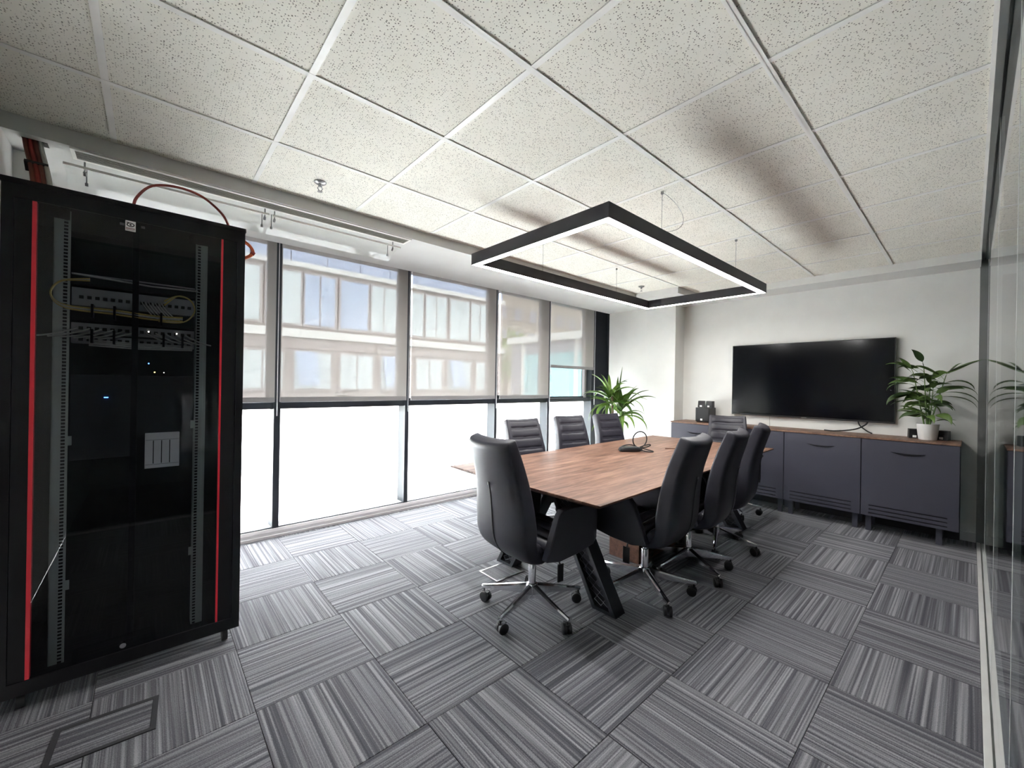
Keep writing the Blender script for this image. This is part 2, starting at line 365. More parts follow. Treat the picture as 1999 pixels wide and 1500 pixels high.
# glass partition on the right, with the corridor beyond it
wr = empty('wall_right', (0, YG, 0)); tag(wr, kind='structure')
JX = [X0, 0.4, 1.55, 2.70, 4.22, X1]
YP = -0.07
for a, b in zip(JX, JX[1:]):
    MB().box(a + 0.003, b - 0.003, YP - 0.012, YP, 0.012, ZC - 0.006).build('glass_panel', 'part_glass', wr, world=True)
for x in JX[1:-1]:
    MB().box(x - 0.003, x + 0.003, YP - 0.0125, YP + 0.0005, 0.012, ZC - 0.006).build('glass_joint', 'joint', wr, world=True)
MB().box(X0, X1, YP + 0.003, YG, -0.02, 0.014).box(X0, X1, YP - 0.045, YP - 0.015, -0.02, 0.014).box(X0, X1, YP - 0.015, YP + 0.003, -0.02, 0.004).build('bottom_track', 'track', wr, world=True, bevel=0.002)
MB().box(X0, X1, YP + 0.004, YG, ZC - 0.010, ZC + 0.05).box(X0, X1, YP - 0.045, YP - 0.016, ZC - 0.010, ZC + 0.05).box(X0, X1, YP - 0.016, YP + 0.004, ZC + 0.0, ZC + 0.05).build('top_track', 'grey_rail', wr, world=True, bevel=0.002)
MB().box(X1 - 0.045, X1, YP - 0.02, YG + 0.004, 0.0, ZC).build('end_post', 'grey_rail', wr, world=True, bevel=0.002)
for nm, m, b in (('floor_corridor', 'dark_joint', (X0, 6.5, -1.9, YP - 0.046, -0.2, 0.0)), ('ceiling_corridor', 'plaster', (X0, 6.5, -1.9, YP - 0.046, 2.55, 2.6)),
                 ('wall_corridor', 'corridor', (X0, 6.5, -2.0, -1.9, 0, 2.6)), ('wall_corridor_end', 'corridor', (6.5, 6.6, -1.9, YG - 0.1, 0, 2.6)), ('wall_corridor_left', 'corridor', (X0 - 0.15, X0, -1.9, YG - 0.1, 0, 2.6)), ('wall_corridor_side', 'corridor', (X1 + 0.15, 6.6, YG - 0.1, YG + 0.05, -0.2, 2.7))):
    tag(box(nm, m, None, *b), kind='structure')

# ------------------------------------------------------------------ window wall
MX = [(-0.44, -0.39), (0.805, 0.856), (2.029, 2.074), (3.25, 3.29), (4.212, 4.256), (5.21, 5.26)]
YF, YGL = 3.98, 4.13
for k in range(5):
    a, b = MX[k][1], MX[k + 1][0]
    w = empty('window_%d' % (k + 1), ((a + b) / 2, YGL, 0)); tag(w, kind='structure')
    B = lambda n, m, *bb_, **kw: MB().box(*bb_).build(n, m, w, world=True, **kw)
    m0 = B('mullion', 'frame', MX[k + 1][0], MX[k + 1][1], YF, YF + 0.012, 0.02, 2.64)
    B('mullion_side', 'alu', MX[k + 1][0] + 0.001, MX[k + 1][1] - 0.001, YF + 0.012, YGL + 0.05, 0.02, 2.64)
    if k == 0:
        B('mullion', 'frame', MX[0][0], MX[0][1], YF, YGL + 0.05, 0.02, 2.64)
    B('transom', 'frame', a, b, YF + 0.02, YGL + 0.03, 1.10, 1.155)
    B('bottom_frame', 'frame', a, b, YF + 0.005, YF + 0.02, 0.02, 0.082)
    B('bottom_ledge', 'ledgeblue', a, b, YF + 0.02, YGL + 0.03, 0.02, 0.068)
    B('head_frame', 'sill', a, b, YF + 0.06, YGL + 0.03, 2.55, 2.64)
    B('upper_pane', 'dimglass', a, b, YGL, YGL + 0.008, 1.155, 2.55)  # dark tint added to dim the daylight and the view outside
    B('lower_pane', 'glass', a, b, YGL, YGL + 0.008, 0.0, 1.10)
    MB().add([(a, YGL - 0.002, 0.076), (b, YGL - 0.002, 0.076), (b, YGL - 0.002, 1.10), (a, YGL - 0.002, 1.10)], [(0, 1, 2, 3)]).build('frosted_film', 'film', w, world=True)
    B('skylight_block', 'lightblock', a, b, YGL + 0.03, YGL + 0.12, -0.1, 0.10)  # added blue block, keeps skylight in the clear strip off the floor
    # opening sash frame + handle on two of the windows
    B('sash_stile', 'sill', b - 0.045, b, YGL - 0.05, YGL, 1.155, 2.55)
    if k in (1, 3):
        hx = a + (b - a) * 0.47
        B('sash_rail', 'alu', a, b - 0.045, YGL - 0.05, YGL, 1.155, 1.20)
        h = B('window_handle', 'grey_rail', hx - 0.07, hx + 0.07, YGL - 0.065, YGL - 0.05, 1.195, 1.215, bevel=0.004)
        MB().tube([(hx, YGL - 0.06, 1.21), (hx, YGL - 0.10, 1.215), (hx + 0.01, YGL - 0.105, 1.25), (hx + 0.14, YGL - 0.105, 1.262)], 0.010, 8).build('lever', 'grey_rail', w, world=True, smooth=True)
    else:
        B('sash_rail', 'alu', a, b - 0.045, YGL - 0.03, YGL, 1.155, 1.175)
# dark end panel beside the last window, with its vertical fold lines
ep = empty('trim_4', (5.4, 4.0, 0)); tag(ep, kind='structure')
for a, b, y in ((5.262, 5.42, 3.985), (5.424, 5.62, 4.0), (5.624, 5.9, 3.99)):
    MB().box(a, b, y, y + 0.05, 0.02, 2.64).build('panel', 'frame', ep, world=True)
sill = MB().prism([(3.95, 0), (3.95, 0.022), (3.958, 0.026), (3.962, 0.05), (3.975, 0.072), (4.0, 0.076), (4.2, 0.076), (4.2, -0.15), (3.97, -0.15), (3.97, 0)], 'x', X0, 5.7).build('trim_5', 'sill')
tag(sill, kind='structure')
tag(box('wall_outside_left', 'wall', None, X0 - 0.15, -0.44, 3.99, 4.25, 0, 2.75), kind='structure')
tag(box('wall_outside_right', 'wall', None, 5.75, 6.2, 2.6, 4.25, -0.2, 2.75), kind='structure')
tag(box('trim_6', 'wall', None, X0 - 0.2, 6.2, YW, 4.25, -0.5, -0.16), kind='structure')
tag(box('roof_slab', 'wall', None, X0 - 0.3, 6.7, -2.1, 4.25, 2.76, 3.0), kind='structure')

# roller blinds
BL = [(-0.36, 0.785, 1.165), (0.823, 1.979, 1.165), (2.032, 3.155, 1.165), (3.228, 4.10, 1.165), (4.135, 5.10, 1.585)]
BLAB = ['pale screen roller blind beside the black server rack, partly hidden by it', 'wide pale roller blind in the window next to the server rack, right of it',
        'pale roller blind in the middle window, third from the rack', 'narrow pale roller blind second from the pillar, pulled down to the transom',
        'shortest roller blind, ending above clear glass next to the dark corner panel']
for (a, b, z), lab in zip(BL, BLAB):
    r = empty('roller_blind', ((a + b) / 2, 3.86, z)); tag(r, lab, 'roller blind', 'screen roller blinds along the window wall')
    MB().add([(a, 3.86, z + 0.02), (b, 3.86, z + 0.02), (b, 3.86, 2.56), (a, 3.86, 2.56)], [(0, 1, 2, 3)]).build('fabric', 'blind', r, world=True)
    MB().box(a, b, 3.852, 3.868, z, z + 0.042).build('bottom_bar', 'blindbar', r, world=True, bevel=0.004)
    MB().tube([(a, 3.87, 2.58), (b, 3.87, 2.58)], 0.024, 12).build('roller_tube', 'blindbar', r, world=True, smooth=True)
    ch = MB()
    for dx in (0.0, 0.012):
        ch.tube([(b + 0.014 + dx * 0.5, 3.845 + dx, 2.56), (b + 0.014 + dx * 0.5, 3.845 + dx, 1.05)], 0.0016, 5)
    ch.build('pull_chain', 'white', r, world=True)

# ------------------------------------------------------------------ outside: the buildings across the street
tag(box('ground', 'ground', None, -60, 80, 4.6, 90, -7.2, -7.0), kind='structure')
fb = empty('office_building', (6, 13, -7)); tag(fb, 'tan office building across the street behind the blinds', 'building')
def FB(n, m, *b, par=None, **kw): return MB().box(*b).build(n, m, par or fb, world=True, **kw)
FB('wall', 'facade', -14, 11.0, 13.05, 20, -7, 11.0)
FB('ledge', 'ledge', -14, 11.0, 12.86, 13.05, 6.6, 6.78)
# spandrel panels above, piece by piece
x = -8.0
while x < 10.9:
    FB('spandrel_panel', 'spandrel', x + 0.015, min(x + 1.0, 10.95) - 0.015, 12.98, 13.05, 4.78, 5.55)
    FB('spandrel_panel', 'spandrel', x + 0.015, min(x + 1.0, 10.95) - 0.015, 12.98, 13.05, 5.58, 6.5)
    x += 1.0
FB('cornice', 'ledge', -14, 11.0, 12.86, 13.05, 4.62, 4.76)
FB('ledge', 'ledge', -14, 11.0, 12.80, 13.05, 2.60, 2.82)
def fwin(x0, x1, z0, z1, m, n=2):
    f = FB('window', 'fframe', x0, x1, 12.95, 13.05, z0, z1)
    w = (x1 - x0 - 0.09) / n
    for i in range(n):
        FB('pane', m, x0 + 0.06 + i * w, x0 + 0.06 + (i + 1) * w - 0.05, 12.935, 12.95, z0 + 0.07, z1 - 0.08, par=f)
x, i = -7.6, 0
while x < 9.6:
    fwin(x, x + 0.98, 2.92, 4.54, 'fblind' if i % 4 in (1, 2) or x > 6 else 'fglass', 2 if i % 2 else 1); x += 1.03 if i % 2 else 0.96; i += 1
x = -7.4
while x < 9.6:
    fwin(x, x + 1.2, 7.0, 8.7, 'fblind', 2); FB('spandrel_panel', 'spandrel', x, x + 1.25, 12.98, 13.05, 8.9, 10.8); x += 1.3
x, i = -7.4, 0
while x < 10.0:
    FB('wall_panel', 'facade2', x, x + 1.26, 13.0, 13.05, 2.28, 2.58)
    fwin(x + 0.06, x + 1.2, 1.05, 2.24, 'fblind', 2)
    if i % 2 == 0:
        f = MB().add([(x + 0.16, 12.95, 2.2), (x + 0.72, 12.95, 2.2), (x + 0.72, 12.62, 1.22), (x + 0.16, 12.62, 1.22),
                      (x + 0.16, 12.92, 2.2), (x + 0.72, 12.92, 2.2), (x + 0.72, 12.59, 1.22), (x + 0.16, 12.59, 1.22)],
                     [(0, 1, 2, 3), (7, 6, 5, 4), (0, 4, 5, 1), (2, 6, 7, 3), (1, 5, 6, 2), (0, 3, 7, 4)]).build('open_sash', 'fglass', fb, world=True)
    FB('wall_panel', 'facade2', x, x + 1.26, 13.0, 13.05, -0.4, 0.98)
    x += 1.3; i += 1
wg = empty('side_wing', (13, 10, -7)); tag(wg, 'lower grey wing with white roof edge right of the tan building', 'building')
def WG(n, m, *b, par=None): return MB().box(*b).build(n, m, par or wg, world=True)
WG('wall', 'wing', 11.05, 17, 4.9, 12.5, -7, 2.95)
WG('roof_edge', 'ledge', 10.8, 17, 4.8, 12.5, 2.95, 3.2)
yy = 5.1
while yy < 11.2:
    f = WG('window', 'teal', 11.0, 11.05, yy, yy + 1.2, -1.2, 2.5)
    WG('mullion', 'ledge', 10.96, 11.05, yy + 1.2, yy + 1.34, -1.4, 2.95)
    yy += 1.34
ab = empty('apartment_block', (22, 34, -7)); tag(ab, 'distant beige apartment block beyond the grey wing', 'building')
MB().box(16, 75, 34, 44, -7, 15.5).build('wall', 'far', ab, world=True)
for i in range(14):
    for j in range(4):
        f = MB().box(18.8 + i * 2.3, 20.0 + i * 2.3, 33.9, 34, 3.2 + j * 2.6, 4.7 + j * 2.6).build('window', 'fframe', ab, world=True)
        MB().box(18.9 + i * 2.3, 19.9 + i * 2.3, 33.86, 33.9, 3.3 + j * 2.6, 4.6 + j * 2.6).build('pane', 'wing', f, world=True)
def far_tree(x, y, h, r, lab):
    t = empty('tree', (x, y, -7)); tag(t, lab, 'tree', 'trees beyond the grey wing')
    MB().tube([(0, 0, 0), (0, 0.1, h)], [0.22, 0.12], 8).build('trunk', 'trunk', t, smooth=True)
    m = MB(); rg = random.Random(x)
    for _ in range(260):
        th, ph, q = rg.uniform(0, 2 * PI), math.acos(rg.uniform(-1, 1)), r * rg.uniform(0.55, 1)
        c = Vector((q * math.sin(ph) * math.cos(th), q * math.sin(ph) * math.sin(th), h + 0.8 * q * math.cos(ph)))
        a, b = Vector((rg.uniform(-1, 1), rg.uniform(-1, 1), rg.uniform(-1, 1))).normalized(), Vector((rg.uniform(-1, 1), rg.uniform(-1, 1), rg.uniform(-1, 1))).normalized()
        m.add([c - a * .35, c + b * .3, c + a * .35, c - b * .3], [(0, 1, 2, 3)])
    m.build('crown', 'tree', t)
far_tree(19, 22, 10.2, 2.4, 'pale green tree above the white roof edge, left one'); far_tree(24, 21, 10.0, 2.6, 'pale green tree above the white roof edge, right one'); far_tree(30.5, 20, 9.8, 2.5, 'pale green tree farthest right above the white roof edge')

# ------------------------------------------------------------------ pendant light
LX0, LX1, LY0, LY1, LZ0, LZ1 = 1.73, 4.125, 1.23, 2.41, 2.205, 2.286
pl = empty('pendant_light', ((LX0 + LX1) / 2, (LY0 + LY1) / 2, LZ0)); tag(pl, 'large black rectangular frame pendant with glowing white underside over the table', 'light')
W = 0.055
for n, (a, b, c, d) in (('near', (LX0, LX0 + W, LY0, LY1)), ('far', (LX1 - W, LX1, LY0, LY1)), ('r', (LX0 + W, LX1 - W, LY0, LY0 + W)), ('l', (LX0 + W, LX1 - W, LY1 - W, LY1))):
    pr = MB().box(a, b, c, d, LZ0 + 0.006, LZ1).build('profile', 'lamp_body', pl, world=True)
    e = 0.004
    if n in 'near far'.split():
        MB().box(a, a + e, c, d, LZ0, LZ0 + 0.006).box(b - e, b, c + W, d - W, LZ0, LZ0 + 0.006).build('lip', 'lamp_body', pr, world=True)
        MB().box(a + e, b - e, c + e, d - e, LZ0 + 0.001, LZ0 + 0.0058).build('diffuser', 'led', pl, world=True)
    else:
        MB().box(a - W, b + W, c if n == 'r' else d - e, c + e if n == 'r' else d, LZ0, LZ0 + 0.006).box(a, b, d - e if n == 'r' else c, d if n == 'r' else c + e, LZ0, LZ0 + 0.006).build('lip', 'lamp_body', pr, world=True)
        MB().box(a - e, b + e, c + e, d - e, LZ0 + 0.001, LZ0 + 0.0058).build('diffuser', 'led', pl, world=True)
for x, y in ((2.31, LY0 + W / 2), (3.48, LY0 + W / 2), (2.44, LY1 - W / 2), (3.50, LY1 - W / 2)):
    MB().tube([(x, y, LZ1), (x, y, ZC)], 0.0014, 6).build('suspension_wire', 'steel', pl, world=True)
    MB().lathe([(0.007, ZC - 0.014), (0.009, ZC - 0.01), (0.009, ZC + 0.001)], (x, y, 0), 10).build('ceiling_grip', 'steel', pl, world=True)
MB().tube(bez([(2.31, LY0 + W / 2, LZ1), (2.52, LY0 - 0.1, LZ1 + 0.02), (2.46, LY0 - 0.02, LZ1 + 0.2), (2.315, LY0 + W / 2, ZC)], 14), 0.0014, 6).build('power_lead', 'steel', pl, world=True)

# sprinklers
def sprinkler(x, y, lab):
    s = empty('sprinkler', (x, y, ZC)); tag(s, lab, 'sprinkler', 'ceiling sprinklers')
    MB().lathe([(0.034, 0.004), (0.034, -0.001), (0.024, -0.008), (0.012, -0.010)], seg=20).build('escutcheon', 'steel', s, smooth=True)
    MB().lathe([(0.009, -0.010), (0.011, -0.018), (0.008, -0.024)], seg=12).build('body', 'steel', s, smooth=True)
    MB().tube([(-0.008, 0, -0.022), (-0.014, 0, -0.036), (-0.003, 0, -0.050)], 0.002, 6).tube([(0.008, 0, -0.022), (0.014, 0, -0.036), (0.003, 0, -0.050)], 0.002, 6).build('yoke', 'steel', s)
    MB().lathe([(0.003, -0.048), (0.014, -0.052), (0.014, -0.054)], seg=14).build('deflector', 'steel', s)
sprinkler(0.746, 2.587, 'chrome ceiling sprinkler near the air slot above the server rack')
sprinkler(4.345, 2.611, 'chrome ceiling sprinkler seen through the pendant light frame')

# air slot diffuser in the plaster border + clear acrylic deflector hung under it
gd = empty('air_grille', (0.62, 2.965, ZS)); tag(gd, 'long slotted air grille in the plaster border above the server rack', 'air vent')
MB().box(-0.29, 1.50, 2.905, 3.02, ZS - 0.002, ZS + 0.001).build('backing', 'slot', gd, world=True)
MB().box(-0.30, 1.51, 2.895, 2.912, ZS - 0.008, ZS).box(-0.30, 1.51, 3.012, 3.03, ZS - 0.008, ZS).box(-0.30, -0.285, 2.912, 3.012, ZS - 0.008, ZS).box(1.495, 1.51, 2.912, 3.012, ZS - 0.008, ZS).build('frame', 'tee', gd, world=True)
for i in range(6):
    y = 2.919 + i * 0.016
    MB().box(-0.285, 1.495, y, y + 0.007, ZS - 0.007, ZS - 0.002).build('slat', 'grille', gd, world=True)
ad = empty('air_deflector', (0.6, 3.05, ZS - 0.1)); tag(ad, 'clear acrylic air deflector hanging on clips below the slotted grille', 'air deflector')
prof = [(2.985, ZS - 0.052), (3.03, ZS - 0.056), (3.08, ZS - 0.066), (3.14, ZS - 0.085), (3.20, ZS - 0.112)]
for a, b in ((-0.33, 0.56), (0.58, 1.46)):
    m = MB()
    pts = prof + [(y, z - 0.003) for y, z in prof[::-1]]
    m.prism(pts, 'x', a, b).build('panel', 'acrylic', ad, world=True)
    MB().box(a, b, 2.979, 2.985, ZS - 0.062, ZS - 0.050).build('panel_edge', 'tee', ad, world=True)
for x in (-0.26, 0.545, 0.60, 1.42):
    MB().tube([(x, 3.037, ZS - 0.0005), (x, 3.037, ZS - 0.06)], 0.004, 6).tube([(x, 3.037, ZS - 0.058), (x, 3.05, ZS - 0.072)], 0.007, 6).build('clip', 'steel', ad, world=True)
    MB().tube([(x, 3.13, ZS), (x, 3.13, ZS - 0.09)], 0.003, 6).tube([(x, 3.13, ZS - 0.08), (x, 3.135, ZS - 0.096)], 0.007, 6).build('clip', 'steel', ad, world=True)

# ------------------------------------------------------------------ server rack
RY = 2.50; RX0, RX1, RZ0, RZ1 = -0.437, 0.363, 0.075, 2.128; RD = 0.62
rk = empty('server_rack', ((RX0 + RX1) / 2, RY + RD / 2, 0)); tag(rk, 'tall black server rack with glass door and two red stripes', 'server rack')
R = lambda n, m, *b, par=rk, **kw: MB().box(*b).build(n, m, par, world=True, **kw)
R('side_panel', 'rack', RX0, RX0 + 0.012, RY + 0.03, RY + RD, RZ0, RZ1 - 0.02)
R('side_panel', 'rack', RX1 - 0.012, RX1, RY + 0.03, RY + RD, RZ0, RZ1 - 0.02)
R('back_panel', 'rackin', RX0 + 0.012, RX1 - 0.012, RY + RD - 0.012, RY + RD, RZ0, RZ1 - 0.02)
R('base_panel', 'rack', RX0, RX1, RY + 0.03, RY + RD, RZ0, RZ0 + 0.03)
R('roof', 'rack', RX0 - 0.004, RX1 + 0.004, RY - 0.006, RY + RD, RZ1 - 0.022, RZ1, bevel=0.006)
dr = R('door', 'rack', RX0, RX0 + 0.032, RY, RY + 0.03, RZ0, RZ1 - 0.022)
R('door_stile', 'rack', RX1 - 0.032, RX1, RY, RY + 0.03, RZ0, RZ1 - 0.022)
R('door_rail', 'rack', RX0 + 0.032, RX1 - 0.032, RY, RY + 0.03, RZ1 - 0.075, RZ1 - 0.022)
R('door_rail', 'rack', RX0 + 0.032, RX1 - 0.032, RY, RY + 0.03, RZ0, RZ0 + 0.055)
R('door_panel', 'rack', RX0 + 0.034, -0.357, RY + 0.004, RY + 0.03, RZ0 + 0.057, RZ1 - 0.077)
R('door_panel', 'rack', 0.277, RX1 - 0.034, RY + 0.004, RY + 0.03, RZ0 + 0.057, RZ1 - 0.077)
R('red_stripe', 'red', -0.357, -0.345, RY + 0.001, RY + 0.03, RZ0 + 0.057, RZ1 - 0.077)
R('red_stripe', 'red', 0.263, 0.271, RY + 0.001, RY + 0.03, RZ0 + 0.057, RZ1 - 0.077)
R('door_panel', 'rack', 0.271, 0.277, RY + 0.004, RY + 0.03, RZ0 + 0.057, RZ1 - 0.077)
R('door_glass', 'rackglass', -0.345, 0.263, RY + 0.006, RY + 0.011, RZ0 + 0.057, RZ1 - 0.077)
R('centre_stile', 'rack', -0.062, -0.040, RY + 0.07, RY + 0.085, RZ0 + 0.057, RZ1 - 0.03)
# sticker with an eye-like emblem and a line of small print
st = R('sticker', 'sticker', -0.087, -0.053, RY + 0.004, RY + 0.006, 2.005, 2.05)
cxs, czs = -0.070, 2.033
def ell(rx, rz, n=20, dx=0, dz=0): return [(cxs + dx + rx * math.cos(2 * PI * k / n), czs + dz + rz * math.sin(2 * PI * k / n)) for k in range(n)]
def ringxz(name, m, o, i, y):
    n = len(o); MB().add([(p[0], y, p[1]) for p in o] + [(p[0], y, p[1]) for p in i], [(k, (k + 1) % n, n + (k + 1) % n, n + k) for k in range(n)]).build(name, m, st, world=True)
ringxz('emblem_ring', 'ink', ell(0.0135, 0.0095), ell(0.0095, 0.0055), RY + 0.0037)
MB().add([(p[0], RY + 0.0037, p[1]) for p in ell(0.0035, 0.004)], [tuple(range(20))]).build('emblem_dot', 'ink', st, world=True)
MB().add([(p[0], RY + 0.0036, p[1]) for p in ell(0.005, 0.002, dx=-0.010, dz=0.009)], [tuple(range(20))]).build('emblem_brow', 'ink', st, world=True)
for k in range(8):
    MB().box(-0.0845 + k * 0.0037, -0.082 + k * 0.0037, RY + 0.0036, RY + 0.004, 2.013, 2.019).build('letter_mark', 'inkr', st, world=True)
MB().box(-0.0845, -0.0555, RY + 0.0036, RY + 0.004, 2.0085, 2.010).build('text_line', 'ink', st, world=True)
MB().tube([(-0.072, RY + 0.008, 0.157), (-0.072, RY - 0.006, 0.157)], 0.011, 14).build('lock', 'chrome', rk, world=True, smooth=True)
R('latch', 'steel', -0.105, -0.09, RY + 0.012, RY + 0.016, 2.028, 2.038); R('latch', 'steel', -0.035, -0.022, RY + 0.012, RY + 0.016, 2.03, 2.04)
# perforated mounting rails
def rail(x0, x1, hx0, hx1):
    z0, z1 = 0.10, 2.07; m = MB(); y0, y1 = RY + 0.115, RY + 0.119
    m.box(x0, hx0, y0, y1, z0, z1).box(hx1, x1, y0, y1, z0, z1)
    z = z0
    while z < z1:
        m.box(hx0, hx1, y0, y1, z, z + 0.005); z += 0.0148
    m.box(x0, x0 + 0.003, y0, y0 + 0.05, z0, z1)
    m.build('mounting_rail', 'rail', rk, world=True)
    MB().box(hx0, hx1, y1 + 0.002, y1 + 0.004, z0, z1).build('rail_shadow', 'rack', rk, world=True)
rail(-0.312, -0.262, -0.283, -0.270); rail(0.172, 0.218, 0.178, 0.190)
for x, z in ((-0.262, 1.05), (0.165, 1.1), (-0.262, 0.42), (0.165, 0.46)):
    R('rail_bracket', 'rail', x - 0.006, x + 0.012, RY + 0.11, RY + 0.116, z, z + 0.04)
for x in (-0.30, 0.19):
    R('rail_gusset', 'rackin', x - 0.03, x + 0.035, RY + 0.105, RY + 0.113, 2.03, 2.10)
# equipment behind the glass
PY = RY + 0.121
for z0, z1, m in ((1.76, 1.80, 'rackin'), (1.665, 1.745, 'ppanel'), (1.60, 1.655, 'rackin'), (1.545, 1.59, 'ppanel'), (1.50, 1.535, 'ppanel'), (0.98, 1.36, 'rackin')):
    u = R('rack_unit', m, -0.258, 0.168, PY, PY + 0.05, z0, z1, bevel=0.002)
    if m == 'ppanel':
        for k in range(16):
            xx = -0.235 + k * 0.025
            MB().box(xx, xx + 0.014, PY - 0.002, PY, (z0 + z1) / 2 - 0.008, (z0 + z1) / 2 + 0.006).build('port', 'slot', u, world=True)
R('shelf', 'ppanel', -0.258, 0.168, PY - 0.01, PY + 0.3, 1.80, 1.806)
rg = random.Random(3)
for k in range(11):
    x = -0.24 + k * 0.0375; lft = x < -0.05
    MB().tube(bez([(x, PY - 0.002, 1.565), (x, PY - 0.04, 1.56), (x - (0.06 if lft else -0.05), PY - 0.045, 1.525), (x - (0.12 if lft else -0.10), PY - 0.03, 1.52)], 8), 0.0035, 6).build('patch_cable', 'cablew', rk, world=True, smooth=True)
for k, (dz, mm) in enumerate(((0, 'cabley'), (0.010, 'cablew'), (0.018, 'cabley'))):
    MB().tube(spline([(-0.20, PY - 0.03, 1.775 + dz * .5), (-0.285, PY - 0.03, 1.76), (-0.315, PY - 0.035, 1.70), (-0.27, PY - 0.045, 1.645 + dz * .6), (-0.12, PY - 0.045, 1.635 + dz), (0.02, PY - 0.05, 1.625 + dz), (0.12, PY - 0.045, 1.63 + dz)], 6), 0.0038, 6).build('fibre_cable', mm, rk, world=True, smooth=True)
MB().tube([(-0.25, PY - 0.02, 1.80), (0.0, PY - 0.025, 1.785), (0.18, PY - 0.02, 1.79)], 0.004, 6).build('cable_bar', 'cablew', rk, world=True)
for k in range(3):
    MB().tube(spline([(0.05, PY - 0.04, 1.70 + k * .01), (0.10, PY - 0.05, 1.75), (0.15, PY - 0.05, 1.735), (0.165, PY - 0.045, 1.68), (0.12, PY - 0.05, 1.625), (0.03, PY - 0.045, 1.62 + k * 0.006)], 6), 0.0034, 6).build('fibre_cable', 'cabley' if k != 1 else 'cablew', rk, world=True, smooth=True)
for k in range(7):
    MB().tube(bez([(-0.03 + k * 0.012, PY - 0.002, 1.71), (-0.03 + k * 0.012, PY - 0.05, 1.70), (0.0 + k * 0.012, PY - 0.05, 1.64), (0.03 + k * 0.014, PY - 0.04, 1.63)], 8), 0.003, 6).build('patch_cable', 'cablew', rk, world=True, smooth=True)
for k in range(4):
    MB().tube([(-0.2, PY - 0.03, 1.490 + k * 0.008), (-0.05, PY - 0.035, 1.484 + k * 0.008), (0.16, PY - 0.03, 1.490 + k * 0.007)], 0.0036, 6).build('cable_run', 'cablew', rk, world=True)
for x, z in ((-0.19, 1.64), (-0.12, 1.64), (0.04, 1.63), (-0.19, 1.53), (-0.12, 1.53), (0.05, 1.53), (0.12, 1.53)):
    R('cable_ring', 'rack', x - 0.004, x + 0.004, PY - 0.062, PY, z - 0.03, z + 0.03)
for x, z, m, r in ((-0.002, 1.419, 'led_b', .003), (0.02, 1.378, 'led_y', .0028), (0.054, 1.377, 'led_w', .002), (-0.004, 1.571, 'led_w', .003), (0.1, 1.571, 'led_w', .003)):
    MB().tube([(x, PY - 0.004, z), (x, PY, z)], r, 8).build('status_light', m, rk, world=True)
R('status_light', 'led_b', -0.152, -0.138, PY - 0.004, PY, 1.256, 1.260)
bx_ = R('reflected_panel', 'reflwhite', -0.011, 0.117, PY - 0.02, PY + 0.03, 0.918, 1.086, bevel=0.003)  # solid stand-in for a likely reflection in the door glass
for k in range(3):
    MB().box(0.018 + k * 0.030, 0.0215 + k * 0.030, PY - 0.0215, PY - 0.02, 0.94, 1.05).build('slot', 'ink', bx_, world=True)
MB().box(-0.008, 0.114, PY - 0.021, PY - 0.02, 1.052, 1.054).box(-0.008, 0.114, PY - 0.021, PY - 0.02, 0.935, 0.937).build('line', 'ppanel', bx_, world=True)
MB().tube([(0.16, RY + 0.13, 2.06), (0.16, RY + 0.134, 2.06)], 0.02, 16).build('cable_gland', 'seam', rk, world=True)
for x in (RX0 + 0.065, RX1 - 0.055):
    for y in (RY + 0.05, RY + RD - 0.06):
        c = MB().box(x - 0.02, x + 0.02, y - 0.02, y + 0.02, RZ0 - 0.012, RZ0).build('caster', 'rack', rk, world=True)
        MB().tube([(x - 0.012, y + 0.012, 0.031), (x + 0.012, y + 0.012, 0.031)], 0.031, 18).build('wheel', 'blackp', c, world=True, smooth=True)
# things on top of the rack
MB_ = MB()
cb = empty('cable_bundle', (-0.35, 2.7, RZ1)); tag(cb, 'reddish brown cable bundle dropping from the plaster border into the rack', 'cable bundle')
for k in range(11):
    dx, dy = (k % 4) * 0.016, (k // 4) * 0.014
    MB().tube(spline([(-0.447 + dx, 2.945 + dy, ZS), (-0.435 + dx, 2.90 + dy, 2.40), (-0.405 + dx, 2.80 + dy, 2.28), (-0.385 + dx, 2.72 + dy, 2.17), (-0.38 + dx, 2.70 + dy, RZ1 + 0.001)], 5), 0.0085, 7).build('cable', ['cableb', 'cabler', 'cableb', 'cablew'][k % 4 if k < 8 else 0], cb, world=True, smooth=True)
MB().obox((-0.393, 2.835, 2.30), ((1, 0, 0), (0, .62, .78), (0, .78, -.62)), 0.036, 0.008, 0.024).build('cable_tie', 'seam', cb, world=True)
MB().box(-0.456, -0.375, 2.935, 2.988, ZS - 0.002, ZS + 0.001).build('hole_edge', 'slot', cb, world=True)
o = MB().tube(spline([(-0.065, 2.62, RZ1 + 0.0068), (-0.055, 2.63, 2.20), (0.0, 2.66, 2.285), (0.10, 2.70, 2.325), (0.20, 2.72, 2.315), (0.285, 2.72, 2.25), (0.315, 2.70, 2.18), (0.31, 2.66, RZ1 + 0.0068)], 6), 0.006, 8).build('cable_loop', 'cabler', None, smooth=True)
tag(o, 'dark red cable arching in a loop over the top of the rack', 'cable')
o = MB().tube(spline([(0.10, 2.60, RZ1 + 0.004), (0.18, 2.58, RZ1 + 0.012), (0.26, 2.60, RZ1 + 0.012), (0.34, 2.66, RZ1 + 0.006)], 6), 0.0055, 8).build('cable_strand', 'cabler', None, smooth=True)
tag(o, 'short red cable lying on the rack roof under the loop', 'cable')
oc = empty('orange_cable_coil', (0.36, 2.75, RZ1)); tag(oc, 'orange cable coil hanging over the right end of the rack', 'cable')
